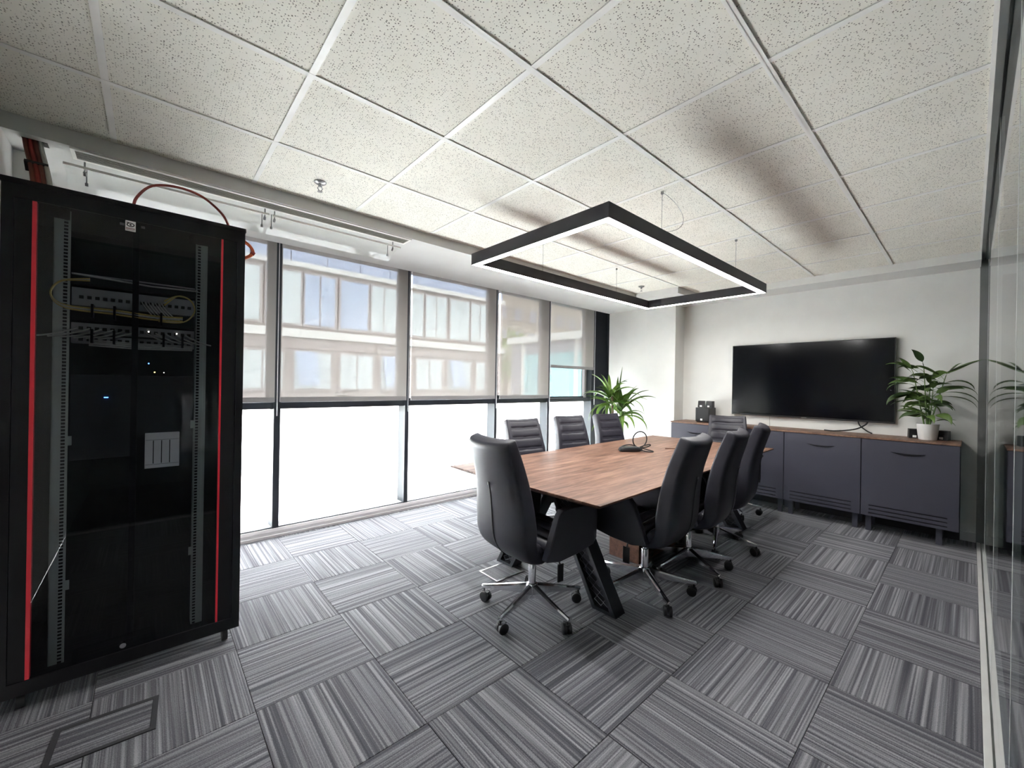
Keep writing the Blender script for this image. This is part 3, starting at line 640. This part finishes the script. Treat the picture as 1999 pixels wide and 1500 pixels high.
for k in range(2):
    q = 0.010 * k
    MB().tube(spline([(0.30, 2.80, RZ1 + 0.01), (0.37, 2.79, RZ1 + 0.03 - q), (0.425, 2.78, RZ1 + 0.0 - q), (0.445 - q, 2.775, RZ1 - 0.045), (0.41, 2.78, RZ1 - 0.08 + q), (0.372, 2.79, RZ1 - 0.09 + q)], 6), 0.0048, 8).build('strand', 'cableo', oc, world=True, smooth=True)
MB().tube([(0.43, 2.775, RZ1 - 0.04), (0.45, 2.775, RZ1 - 0.05)], 0.010, 8).build('tie', 'cabler', oc, world=True)

# ------------------------------------------------------------------ conference table
TA = math.radians(1.7)
tb = empty('conference_table', (3.155, 1.905, 0), TA); tag(tb, 'long walnut conference table with dark slanted metal legs', 'table')
TL, TW = 1.495, 0.645
def tring(l, w, z): return [(-l, -w, z), (l, -w, z), (l, w, z), (-l, w, z)]
MB().rings([tring(TL, TW, 0.7385), tring(TL, TW, 0.75)]).build('table_top', 'wood', tb, bevel=0.0015, bseg=1)
MB().rings([tring(TL - 0.09, TW - 0.09, 0.700), tring(TL - 0.002, TW - 0.002, 0.7383)]).build('top_underside', 'woodedge', tb)
MB().box(-1.2, 1.2, -0.06, 0.06, 0.665, 0.70).box(-1.13, -1.05, -0.35, 0.35, 0.672, 0.70).box(1.05, 1.13, -0.35, 0.35, 0.672, 0.70).build('under_frame', 'table_leg', tb)
def vleg(xc, sgn):
    # one slanted hollow leg of the inverted V: two flanges, a recessed web and a wire lattice in front of it
    y0, y1, z1 = sgn * 0.44, sgn * 0.05, 0.70
    def pt(t, off): return (y0 + (y1 - y0) * t + off, z1 * t)
    hw = 0.082
    quad = lambda a, b: [pt(0, a), pt(0, b), pt(1, b), pt(1, a)]
    leg = MB().prism(quad(-hw, -hw + 0.03), 'x', xc - 0.05, xc + 0.05).prism(quad(hw - 0.03, hw), 'x', xc - 0.05, xc + 0.05).prism(quad(-hw + 0.03, hw - 0.03), 'x', xc - 0.012, xc + 0.012).build('leg', 'table_leg', tb)
    MB().prism([pt(0, -hw), pt(0, hw), (pt(0.03, hw)), (pt(0.03, -hw))], 'x', xc - 0.05, xc + 0.05).build('foot', 'table_leg', leg)
    m = MB(); n = 26
    for side in (-1, 1):
        xx = xc + side * 0.034
        for ph in (0, 1, 2):
            pts = []
            for k in range(n + 1):
                t = 0.04 + 0.94 * k / n
                o_ = (-0.05 + 0.05 * ph) * 0.62 + (0.018 if (k + ph) % 2 else -0.018)
                p = pt(t, o_); pts.append((xx, p[0], p[1]))
            m.tube(pts, 0.0022, 4, cap=False)
    m.build('lattice', 'lattice', leg)
for xc in (-1.09, 1.09):
    for sg in (-1, 1): vleg(xc, sg)
bx = MB().box(-0.38, 0.38, -0.24, 0.02, 0.0, 0.70).build('cable_box', 'woodedge', tb, bevel=0.003)
# speakerphone hub with its cable, pen
hb = empty('conference_hub', (3.33, 2.06, 0.7505), -0.62); tag(hb, 'black conference hub with curled cable on the walnut table', 'conference device')
MB().rings([[(-0.03 + 0.105 * math.copysign(abs(math.cos(a)) ** 0.75, math.cos(a)) * s, 0.045 * math.copysign(abs(math.sin(a)) ** 0.75, math.sin(a)) * s, z) for a in [2 * PI * k / 28 for k in range(28)]]
           for s, z in ((0.9, 0.0), (1.0, 0.008), (0.98, 0.028), (0.86, 0.040), (0.5, 0.046))]).build('body', 'blackp', hb, smooth=True)
lp = [(0.055, 0.0, 0.03)] + [(0.065 + 0.066 * math.sin(a), 0.01 * math.cos(a), 0.108 - 0.074 * math.cos(a)) for a in [-0.5 - (2 * PI - 1.0) * k / 14 for k in range(15)]] + [(0.075, 0.0, 0.03)]
MB().tube(spline(lp, 5), 0.0052, 8).build('cable', 'seam', hb, smooth=True)
MB().tube(spline([(0.04, 0.0, 0.025), (0.09, -0.01, 0.05), (0.15, -0.01, 0.064), (0.165, 0.0, 0.052), (0.13, 0.02, 0.034), (0.07, 0.02, 0.03), (0.0, 0.02, 0.055), (-0.06, 0.02, 0.054), (-0.11, 0.01, 0.036), (-0.135, 0.0, 0.016)], 7), 0.0052, 8).build('cable', 'seam', hb, smooth=True)
MB().tube(spline([(0.05, -0.01, 0.02), (0.10, -0.06, 0.008), (0.15, -0.075, 0.006), (0.175, -0.04, 0.006), (0.16, 0.02, 0.008), (0.11, 0.05, 0.02), (0.07, 0.02, 0.03)], 7), 0.0052, 8).build('cable', 'seam', hb, smooth=True)
MB().box(0.045, 0.085, -0.02, 0.02, 0.004, 0.032).build('plug', 'seam', hb, bevel=0.006)
pn = empty('pen', (3.72, 1.95, 0.7545), -0.7); tag(pn, 'dark brown pen lying on the walnut table behind the hub', 'pen')
MB().tube([(0, 0, 0), (0.11, 0, 0)], 0.0042, 8).build('barrel', 'woodedge', pn, smooth=True)
MB().tube([(0.11, 0, 0), (0.14, 0, 0)], 0.0046, 8).build('cap', 'woodedge', pn, smooth=True)

# ------------------------------------------------------------------ chairs
SP = [(0.02, 0.392, 0.1615, 0.0531), (-0.1, 0.395, 0.2042, 0.0684), (-0.185, 0.425, 0.2242, 0.0826), (-0.228, 0.49, 0.2318, 0.0944), (-0.243, 0.57, 0.2318, 0.0991), (-0.252, 0.66, 0.2242, 0.0968), (-0.266, 0.76, 0.2109, 0.092), (-0.29, 0.86, 0.1995, 0.0873), (-0.32, 0.95, 0.1938, 0.0826), (-0.345, 1.02, 0.19, 0.0755)]
def spine(t):                                   # t in 0..1 -> (y, z, half width, thickness), normal (ny, nz)
    n = len(SP) - 1; f = min(max(t, 0), 1) * n; i = min(int(f), n - 1); u = f - i
    P = [SP[max(i - 1, 0)], SP[i], SP[i + 1], SP[min(i + 2, n)]]
    q = [0.5 * ((2 * P[1][k]) + (P[2][k] - P[0][k]) * u + (2 * P[0][k] - 5 * P[1][k] + 4 * P[2][k] - P[3][k]) * u * u + (3 * P[1][k] - P[0][k] - 3 * P[2][k] + P[3][k]) * u ** 3) for k in range(4)]
    return q
def spn(t):
    a, b = spine(t - 0.01), spine(t + 0.01); d = Vector((b[0] - a[0], b[1] - a[1])).normalized(); return d.y, -d.x   # normal pointing to the front (+y)
def sq(v, e): return math.copysign(abs(v) ** e, v)
def section(t, sw=1.0, st_=1.0, n=44, dz=0.0):
    y, z, hw, th = spine(t); ny, nz = spn(t); out = []
    wrap = 0.035 * min(1, max(0, (t - 0.1) * 3))
    for k in range(n):
        a = 2 * PI * k / n; x = hw * sw * sq(math.cos(a), 0.22); q = th / 2 * 1.12 * st_ * sq(math.sin(a), 0.36) + wrap * (x / hw) ** 2
        out.append((x, y + ny * q, z + nz * q + dz))
    return out
def make_chair():
    c = empty('office_chair'); parts = {}
    rr = [section(0, .55, .3)] + [section(t / 28) for t in range(0, 29)] + [section(1, .985, .9, dz=0.012), section(1, .965, .78, dz=0.019), section(1, .93, .5, dz=0.0225)]
    MB().rings(rr).build('back_shell', 'leather', c, smooth=True, angle=70)
    # horizontal upholstery channels on the front of the backrest
    t0, t1, N = 0.36, 0.995, 6
    for k in range(N):
        a, b = t0 + (t1 - t0) * k / N, t0 + (t1 - t0) * (k + 1) / N; rr = []
        for j in range(9):
            t = a + (b - a) * (0.02 + 0.96 * j / 8); y, z, hw, th = spine(t); ny, nz = spn(t); h = 0.006 + 0.014 * (1 - abs(2 * j / 8 - 1) ** 4.5)
            rng = []
            for i in range(13):
                u = -1 + 2 * i / 12; x = u * (hw - 0.014); e = 1 - abs(u) ** 10; q = th / 2 - 0.006 + 0.035 * (x / hw) ** 2 * 0.96 + h * e
                rng.append((x, y + ny * q, z + nz * q))
            for i in range(12, -1, -1):
                u = -1 + 2 * i / 12; x = u * (hw - 0.014); q = th / 2 - 0.012 + 0.035 * (x / hw) ** 2 * 0.96
                rng.append((x, y + ny * q, z + nz * q))
            rr.append(rng)
        MB().rings(rr).build('back_channel', 'leather', c, smooth=True, angle=70)
    # zip seam with its metal pull on the rear of the shell
    pts = []
    for j in range(20):
        t = 0.10 + 0.62 * j / 19; y, z, hw, th = spine(t); ny, nz = spn(t); q = -th / 2 * 1.12 + 0.0005; pts.append((0.0, y + ny * q, z + nz * q))
    zp = MB().tube(pts, 0.004, 6).build('zip_seam', 'seam', c, smooth=True)
    p = Vector(pts[-1]); MB().tube([p + Vector((0, -0.004, -0.004)), p + Vector((0, -0.005, 0.012))], 0.006, 8).build('zip_pull', 'steel', zp, smooth=True)
    # seat: shell below, channels above
    def sr(s, z, n=32): return [(0.225 * s * sq(math.cos(2 * PI * k / n), .45), 0.03 + 0.245 * s * sq(math.sin(2 * PI * k / n), .45), z) for k in range(n)]
    MB().rings([sr(.7, .385), sr(.93, .395), sr(1, .42), sr(1, .445)]).build('seat_shell', 'leather', c, smooth=True)
    for k in range(5):
        ya, yb = -0.20 + k * 0.094, -0.20 + (k + 1) * 0.094; rr = []
        for j in range(7):
            y = ya + (yb - ya) * (0.02 + 0.96 * j / 6); h = 0.462 + 0.03 * (1 - abs(2 * j / 6 - 1) ** 2.4) - (0.02 if k == 4 and j > 3 else 0) * (j - 3) / 3
            rr.append([(-.218, y, .44), (-.216, y, h - .012), (-.2, y, h - .003), (0, y, h), (.2, y, h - .003), (.216, y, h - .012), (.218, y, .44)])
        MB().rings(rr).build('seat_channel', 'leather', c, smooth=True, angle=60)
    for s in (-1, 1):
        poly = [(-0.135, 0.405), (-0.10, 0.50), (-0.045, 0.635), (-0.02, 0.662), (0.03, 0.668), (0.22, 0.664), (0.262, 0.648), (0.268, 0.60), (0.262, 0.46), (0.235, 0.425), (0.10, 0.398), (-0.04, 0.386)]
        MB().prism(poly, 'x', s * 0.226, s * 0.272).build('arm', 'leather', c, smooth=True, bevel=0.012, bseg=3)
        MB().tube([(s * 0.06, 0.02, 0.372), (s * 0.20, 0.02, 0.365), (s * 0.215, 0.02, 0.34)], 0.005, 6).obox((s * 0.218, 0.02, 0.295), ((1, 0, 0), (0, 1, 0), (0, 0, 1)), 0.004, 0.022, 0.05).build('lever', 'blackp', c, bevel=0.003, bseg=1)
    MB().box(-.085, .085, -.10, .12, .355, .388).build('mechanism', 'blackp', c, bevel=0.008)
    MB().lathe([(.013, .24), (.013, .36)], seg=16).build('gas_rod', 'chrome', c, smooth=True)
    MB().lathe([(.023, .12), (.023, .275), (.021, .280), (.013, .282)], seg=20).build('column', 'chrome', c, smooth=True)
    bs = MB().lathe([(.016, .070), (.020, .078), (.034, .098), (.037, .12), (.036, .150), (.030, .160), (.0235, .162)], seg=24).build('base_hub', 'chrome', c, smooth=True)
    for k in range(5):
        a = 2 * PI * k / 5; d = Vector((math.cos(a), math.sin(a), 0)); s = Vector((-d.y, d.x, 0)); rr = []
        for r, w, z0, z1 in ((.025, .019, .100, .158), (.12, .016, .092, .137), (.22, .013, .084, .115), (.318, .010, .078, .097), (.322, .007, .080, .095)):
            rr.append([d * r + s * (w * sx) + Vector((0, 0, z)) for sx, z in ((-1, z0), (1, z0), (1, z1 - .008), (.45, z1), (-.45, z1), (-1, z1 - .008))])
        lg = MB().rings(rr).build('base_leg', 'chrome', bs, smooth=True, angle=35)
        p = d * 0.308; yaw = a + 1.2; w = Vector((math.cos(yaw), math.sin(yaw), 0)); f = Vector((-w.y, w.x, 0))
        ct_ = MB().tube([p + Vector((0, 0, .05)), p + Vector((0, 0, .082))], .006, 8)
        q = p + f * 0.012
        for sgn in (-1, 1):
            ct_.tube([q + w * (sgn * .006) + Vector((0, 0, .030)), q + w * (sgn * .022) + Vector((0, 0, .030)), q + w * (sgn * .025) + Vector((0, 0, .030))], [.030, .030, .024], 16)
        ct_.obox(q + Vector((0, 0, .046)), (w, f, (0, 0, 1)), .010, .022, .012)
        ct_.build('caster', 'blackp', bs, smooth=True, angle=35)
    return c
proto = make_chair()
CH = [  # x, y, facing (deg, world), base angle, lowered by, label
    (1.735, 1.74, -4, 48, 0.0, 'black leather office chair at the near head of the table, back to the viewer'),
    (2.46, 1.42, 95, 20, 0.0, 'black office chair on the near long side, closest to the viewer'),
    (3.02, 1.39, 98, 27, 0.0, 'black office chair in the middle of the near long side'),
    (3.65, 1.44, 102, 56, 0.0, 'black office chair on the near long side, closest to the sideboard'),
    (2.66, 2.58, -97, 10, 0.04, 'black office chair on the window side, nearest to the head chair'),
    (3.38, 2.62, -100, 40, 0.04, 'black office chair in the middle of the window side'),
    (4.04, 2.59, -97, 60, 0.04, 'black office chair on the window side, in front of the yucca'),
    (4.73, 1.75, 204, 8, 0.03, 'black office chair at the far head of the table by the sideboard'),
]
for k, (x, y, face, ba, low, lab) in enumerate(CH):
    c = proto if k == 0 else copy_tree(proto)
    c.location = (x, y, 0); rz = math.radians(face - 90); c.rotation_euler = (0, 0, rz)
    tag(c, lab, 'chair', 'black office chairs round the conference table')
    for ch in c.children:
        nm = ch.name.split('.')[0]
        if nm == 'base_hub': ch.rotation_euler.z = math.radians(ba) - rz
        elif nm != 'column' : ch.location.z = -low

# ------------------------------------------------------------------ sideboard units, worktop
SX0, SX1, SZ0, SZ1 = 5.12, 5.535, 0.155, 0.885
YB = [0.055, 0.697, 1.335, 1.972, 2.61]
ULAB = ['dark grey sideboard unit at the right end, under the white potted plant', 'dark grey sideboard unit second from the right, under the television',
        'dark grey sideboard unit behind the chairs, third from the right', 'dark grey sideboard unit at the pillar end, under the black speakers']
for k in range(4):
    a, b = YB[k], YB[k + 1]
    u = empty('sideboard_unit', ((SX0 + SX1) / 2, (a + b) / 2, 0)); tag(u, ULAB[k], 'sideboard', 'sideboard units along the far wall')
    U = lambda n, m, *bb_, **kw: MB().box(*bb_).build(n, m, kw.pop('par', u), world=True, **kw)
    U('body', 'cab', SX0 + 0.020, SX1, a + 0.001, b - 0.001, SZ0, SZ1)
    # door leaf: plain face above, three ventilation grooves near the foot
    g = [SZ0 + 0.004]
    d = U('door', 'cab', SX0, SX0 + 0.018, a + 0.003, b - 0.003, SZ0 + 0.125, SZ1 - 0.004, bevel=0.0015)
    zs = [0.004, 0.034, 0.040, 0.076, 0.082, 0.118, 0.124]
    ga, gb = a + 0.07, b - 0.06
    m = MB()
    m.box(SX0, SX0 + 0.018, a + 0.003, ga, SZ0 + 0.003, SZ0 + 0.125).box(SX0, SX0 + 0.018, gb, b - 0.003, SZ0 + 0.003, SZ0 + 0.125)
    for z0, z1 in ((0.003, 0.026), (0.036, 0.062), (0.072, 0.098), (0.108, 0.1255)):
        m.box(SX0, SX0 + 0.018, ga, gb, SZ0 + z0, SZ0 + z1)
    m.build('door_foot', 'cab', d, world=True)
    U('groove_shade', 'cabdark', SX0 + 0.010, SX0 + 0.017, ga, gb, SZ0 + 0.02, SZ0 + 0.12, par=d)  # dark strip painting the shade inside the grooves
    yc = (a + b) / 2; n = 16; mh = MB(); rr = []
    for j in range(n + 1):
        s = -1 + 2 * j / n; h = 0.0015 + 0.012 * (1 - s * s); y = yc + s * 0.115; z = SZ1 - 0.105 + 0.004 * s * s
        rr.append([(SX0 - 0.001, y, z), (SX0 - 0.020 * (1 - s * s) - 0.002, y, z - h * .5), (SX0 - 0.014 * (1 - s * s) - 0.001, y, z - h), (SX0 - 0.0005, y, z - h * .8)])
    mh.rings(rr).build('handle', 'cabdark', d, world=True, smooth=True)
    for lx in (SX0 + 0.075, SX1 - 0.09):
        for ly in (a + (0.10 if k == 0 else 0.03), b - 0.07):
            U('foot', 'cab', lx, lx + 0.04, ly, ly + 0.04, 0.0, SZ0)
    U('underside_shade', 'cabdark', SX1 - 0.03, SX1 - 0.02, a + 0.001, b - 0.001, 0.0, SZ0)  # dark sheet added to paint the shade under the unit
o = MB().box(SX0 - 0.004, SX1 + 0.01, YB[0] - 0.004, YB[4] + 0.004, SZ1 + 0.001, SZ1 + 0.017).build('sideboard_worktop', 'woodtop', None, bevel=0.002, bseg=1)
o.data.transform(Matrix.Translation((0, 0, 0))); tag(o, 'brown walnut worktop running along the grey sideboard', 'worktop')
ST = SZ1 + 0.0175

# television
tv = empty('television', (5.5, 1.25, 1.44)); tag(tv, 'large black wall-mounted television above the sideboard', 'television')
TY0, TY1, TZ0, TZ1, TXF = 0.497, 2.003, 1.02, 1.875, 5.49
MB().box(TXF, TXF + 0.035, TY0, TY1, TZ0, TZ1).build('housing', 'tv', tv, world=True, bevel=0.003)
MB().box(TXF - 0.0015, TXF - 0.0003, TY0 + 0.008, TY1 - 0.008, TZ0 + 0.018, TZ1 - 0.008).build('screen', 'screen', tv, world=True)
MB().box(TXF - 0.0012, TXF - 0.0003, 1.22, 1.27, TZ0 + 0.006, TZ0 + 0.011).build('brand_mark', 'steel', tv, world=True)
MB().box(TXF + 0.035, X1 - 0.001, 1.0, 1.5, 1.25, 1.65).build('wall_mount', 'blackp', tv, world=True)
MB().tube(spline([(TXF + 0.02, 0.70, TZ0 + 0.01), (TXF + 0.0, 0.72, 0.99), (TXF - 0.03, 0.80, 0.94), (TXF - 0.05, 0.95, ST + 0.0085), (TXF - 0.04, 1.05, ST + 0.0085)], 6), 0.007, 8).build('cable', 'blackp', tv, world=True, smooth=True)
MB().tube(spline([(TXF + 0.02, 0.78, TZ0 + 0.01), (TXF + 0.0, 0.76, 0.98), (TXF - 0.02, 0.70, 0.93), (TXF - 0.03, 0.66, ST + 0.0085)], 6), 0.006, 8).build('cable', 'blackp', tv, world=True, smooth=True)
MB().tube([(TXF + 0.03, 1.59, TZ0 + 0.01), (TXF + 0.03, 1.59, 0.96), (TXF + 0.025, 1.585, ST + 0.002)], 0.003, 6).build('cable', 'cablew', tv, world=True)

# speakers
sw = empty('subwoofer', (5.38, 2.28, ST)); tag(sw, 'black cube subwoofer with small white badge on the sideboard', 'speaker')
MB().box(-0.09, 0.10, -0.088, 0.088, 0.006, 0.185).build('cabinet', 'blackp', sw, bevel=0.004)
MB().box(-0.0935, -0.09, -0.078, 0.078, 0.014, 0.175).build('grille', 'seam', sw)
MB().box(-0.0955, -0.0935, -0.002, 0.024, 0.022, 0.045).build('badge', 'white', sw)
for sx, sy in ((-.07, -.07), (.08, -.07), (.08, .07), (-.07, .07)):
    MB().lathe([(.01, 0), (.01, .006)], (sx, sy, 0), 10).build('foot', 'seam', sw)
def sat(x, y, z, rz, lab):
    s = empty('satellite_speaker', (x, y, z), rz); tag(s, lab, 'speaker', 'small black satellite speakers')
    MB().rings([[(-.038 * q + dx, -.042 * q, zz), (.04 * q + dx, -.036 * q, zz), (.04 * q + dx, .036 * q, zz), (-.038 * q + dx, .042 * q, zz)] for q, zz, dx in ((1.0, 0, 0), (0.92, .085, 0.006))]).build('cabinet', 'blackp', s, bevel=0.003)
    MB().box(-0.0405, -0.038, -0.010, 0.016, 0.008, 0.028).build('badge', 'white', s)
sat(5.37, 2.322, ST + 0.186, 0.15, 'left one of two small black speakers on the subwoofer')
sat(5.37, 2.218, ST + 0.186, -0.1, 'right one of two small black speakers on the subwoofer')
sat(5.44, 0.36, ST, 0.3, 'small black speaker left of the white plant pot')
sat(5.44, 0.165, ST, -0.3, 'small black speaker right of the white plant pot')

# ------------------------------------------------------------------ plants
def leaf(parent, base, az, el, L, w, droop, m, n=10, wid=None, twist=0.0, roll=0.0):
    d = Vector((math.cos(az) * math.cos(el), math.sin(az) * math.cos(el), math.sin(el))); p = Vector(base); rows = []
    side0 = Vector((-math.sin(az), math.cos(az), 0))
    for k in range(n + 1):
        t = k / n; f = wid(t) if wid else (math.sin(PI * min(1, 0.12 + 0.88 * t) ** 0.8) ** 0.7)
        s = side0; nrm = s.cross(d).normalized(); s, nrm = s * math.cos(roll) + nrm * math.sin(roll), nrm * math.cos(roll) - s * math.sin(roll); hw = w / 2 * max(f, 0.03)
        rows.append([p - s * hw + nrm * hw * 0.35, p - nrm * 0.0008, p + s * hw + nrm * hw * 0.35, p + nrm * 0.0008])
        p = p + d * (L / n); el2 = math.asin(max(-1, min(1, d.z))) - droop * (0.4 + 1.2 * t) / n
        el2 = max(el2, -1.45); d = Vector((math.cos(az + twist * t) * math.cos(el2), math.sin(az + twist * t) * math.cos(el2), math.sin(el2)))
    return MB().rings(rows).build('leaf', m, parent, smooth=True, angle=80)
rg = random.Random(11)
# dracaena in the white pot
px, py = 5.335, 0.262
po = empty('potted_dracaena', (px, py, ST)); tag(po, 'leafy dark green plant in a white pot on the sideboard', 'potted plant')
MB().lathe([(.058, 0), (.062, .004), (.076, .140), (.079, .146), (.074, .146), (.070, .118)], seg=32).build('pot', 'pot', po, smooth=True)
MB().lathe([(.001, .121), (.0705, .121), (.0705, .117)], seg=24).build('soil', 'soil', po)
oval = lambda t: (math.sin(PI * min(1.0, max(0.0, (t - 0.22) / 0.78)) ** 0.75) if t > 0.22 else 0.10)
AZ = lambda dy, dx=0.0: math.atan2(dy, dx)
stems = [((0.0, 0.005), (-0.02, 0.03), 0.55), ((0.01, -0.01), (0.0, -0.11), 0.47), ((-0.01, 0.02), (-0.02, 0.10), 0.50), ((0.02, 0.0), (0.03, -0.01), 0.40), ((-0.02, -0.01), (-0.04, -0.03), 0.30)]
for (bx0, by0), (tx, ty), h in stems:
    pts = [(bx0 + (tx - bx0) * t, by0 + (ty - by0) * t, .12 + h * t) for t in [i / 6 for i in range(7)]]
    MB().tube(pts, [.006 - .0005 * i for i in range(7)], 7).build('stem', 'stem', po, smooth=True)
    for k in range(11):
        t = 0.12 + 0.88 * k / 10; b = (bx0 + (tx - bx0) * t, by0 + (ty - by0) * t, .12 + h * t)
        az = rg.uniform(0, 2 * PI)
        if math.cos(az) > 0.5: az += PI * 0.6                 # keep the blades off the wall behind
        reach = rg.uniform(0.17, 0.28); 
        if b[1] + math.sin(az) * reach < -0.24: reach *= 0.6
        leaf(po, b, az, rg.uniform(0.2, 0.9) if t < 0.9 else rg.uniform(0.8, 1.3), reach, rg.uniform(0.040, 0.062), rg.uniform(1.0, 2.4), 'leafd', 9, oval, roll=rg.uniform(-1.1, 1.1))
for dz, el, L, dr in ((0.44, 0.75, 0.32, 0.6), (0.46, 0.6, 0.30, 0.5), (0.33, 0.55, 0.30, 2.1), (0.30, 0.35, 0.30, 2.0), (0.27, 0.25, 0.28, 1.8), (0.36, 0.75, 0.30, 2.6)):
    leaf(po, (0.0, -0.06, .12 + dz), AZ(-1, rg.uniform(-0.55, 0.0)), el, L, 0.044, dr, 'leafd', 10, oval, roll=rg.uniform(-0.8, 0.8))
for dz, el, L, dr in ((0.40, 0.4, 0.22, 1.5), (0.30, 0.2, 0.24, 1.4), (0.24, 0.1, 0.20, 1.2), (0.50, 0.8, 0.2, 0.8)):
    leaf(po, (-0.01, 0.07, .12 + dz), AZ(1, rg.uniform(-0.9, -0.1)), el, L, 0.048, dr, 'leafd', 10, oval, roll=rg.uniform(-0.8, 0.8))

# yucca standing in the corner behind the table
yu = empty('potted_yucca', (4.86, 3.22, 0)); tag(yu, 'tall yucca with long arching leaves in the corner by the window', 'potted plant')
MB().lathe([(.13, 0), (.135, .01), (.165, .30), (.172, .31), (.160, .31), (.155, .27)], seg=28).build('pot', 'cab', yu, smooth=True)
MB().lathe([(.001, .275), (.155, .275), (.155, .27)], seg=24).build('soil', 'soil', yu)
MB().tube([(0.0, -0.02, .27), (0.0, -0.025, .7), (0.0, -0.03, 1.0)], [.036, .033, .026], 12).build('trunk', 'stem', yu, smooth=True)
MB().tube([(-0.05, 0.06, .27), (-0.06, 0.09, .7), (-0.05, 0.08, 1.0), (-0.04, 0.10, 1.20)], [.02, .017, .016, .014], 10).build('trunk', 'trunk', yu, smooth=True)
strap = lambda t: min(1, 0.55 + 2.2 * t) * (1 - t ** 3.0) + 0.02
for hx, hy, hz, n, sp in ((0.0, -0.03, 1.04, 28, 1), (-0.05, 0.13, 1.22, 30, 1)):
    for k in range(n):
        az = 2 * PI * k / n * 2.4 + rg.uniform(-.2, .2); t = k / n
        el = -0.1 + 1.25 * t + rg.uniform(-.15, .15); L = rg.uniform(0.34, 0.52); dr = rg.uniform(1.6, 2.8) * (1.15 - 0.75 * t)
        d = Vector((math.cos(az), math.sin(az)))
        if 4.86 + hx + d.x * L * math.cos(el) > 5.27: L *= 0.55
        if 3.22 + hy + d.y * L * math.cos(el) > 3.78: L *= 0.75
        leaf(yu, (hx, hy, hz - 0.16 + 0.2 * t), az, el, L, rg.uniform(.044, .062), dr, 'leafy', 10, strap, roll=rg.uniform(-0.7, 0.7))
for az, el, L, dr in ((2.3, 1.15, .42, .15), (-2.2, 1.5, .36, .1), (-1.4, 1.45, .5, .1), (-1.2, 0.75, .36, .1), (-1.45, 0.85, .44, 2.0), (-1.5, 0.45, .52, 2.4), (2.5, 0.35, .46, .5)):
    leaf(yu, (-0.02, 0.04, 1.12), az, el, L, .054, dr, 'leafy', 10, strap, roll=rg.uniform(-0.5, 0.5))

# ------------------------------------------------------------------ floor outlets
fo = empty('floor_hatch', (-0.107, 2.184, 0)); fo.rotation_euler.z = -0.06; tag(fo, 'carpet-filled floor hatch with dark border in front of the rack', 'floor hatch')
MB().box(-.15, .15, .088, .106, 0, .004).box(-.15, .15, -.106, -.088, 0, .004).box(-.15, -.132, -.088, .088, 0, .004).box(.132, .15, -.088, .088, 0, .004).build('frame', 'dark_joint', fo)
o = MB().box(-.088, .088, -.131, .131, 0, .003).build('carpet_inlay', 'carpet', fo); o.rotation_euler.z = PI / 2
fo = empty('floor_box', (1.91, 2.235, 0)); tag(fo, 'flat metal floor outlet frame in the carpet under the table edge', 'floor outlet')
MB().box(-.125, .125, .085, .097, 0, .005).box(-.125, -.113, -.095, .085, 0, .005).box(-.125, .125, -.107, -.095, 0, .005).box(.113, .125, -.095, .085, 0, .005).build('frame', 'steel', fo)
o = MB().box(-.112, .112, -.094, .084, 0, .003).build('lid', 'carpet', fo)
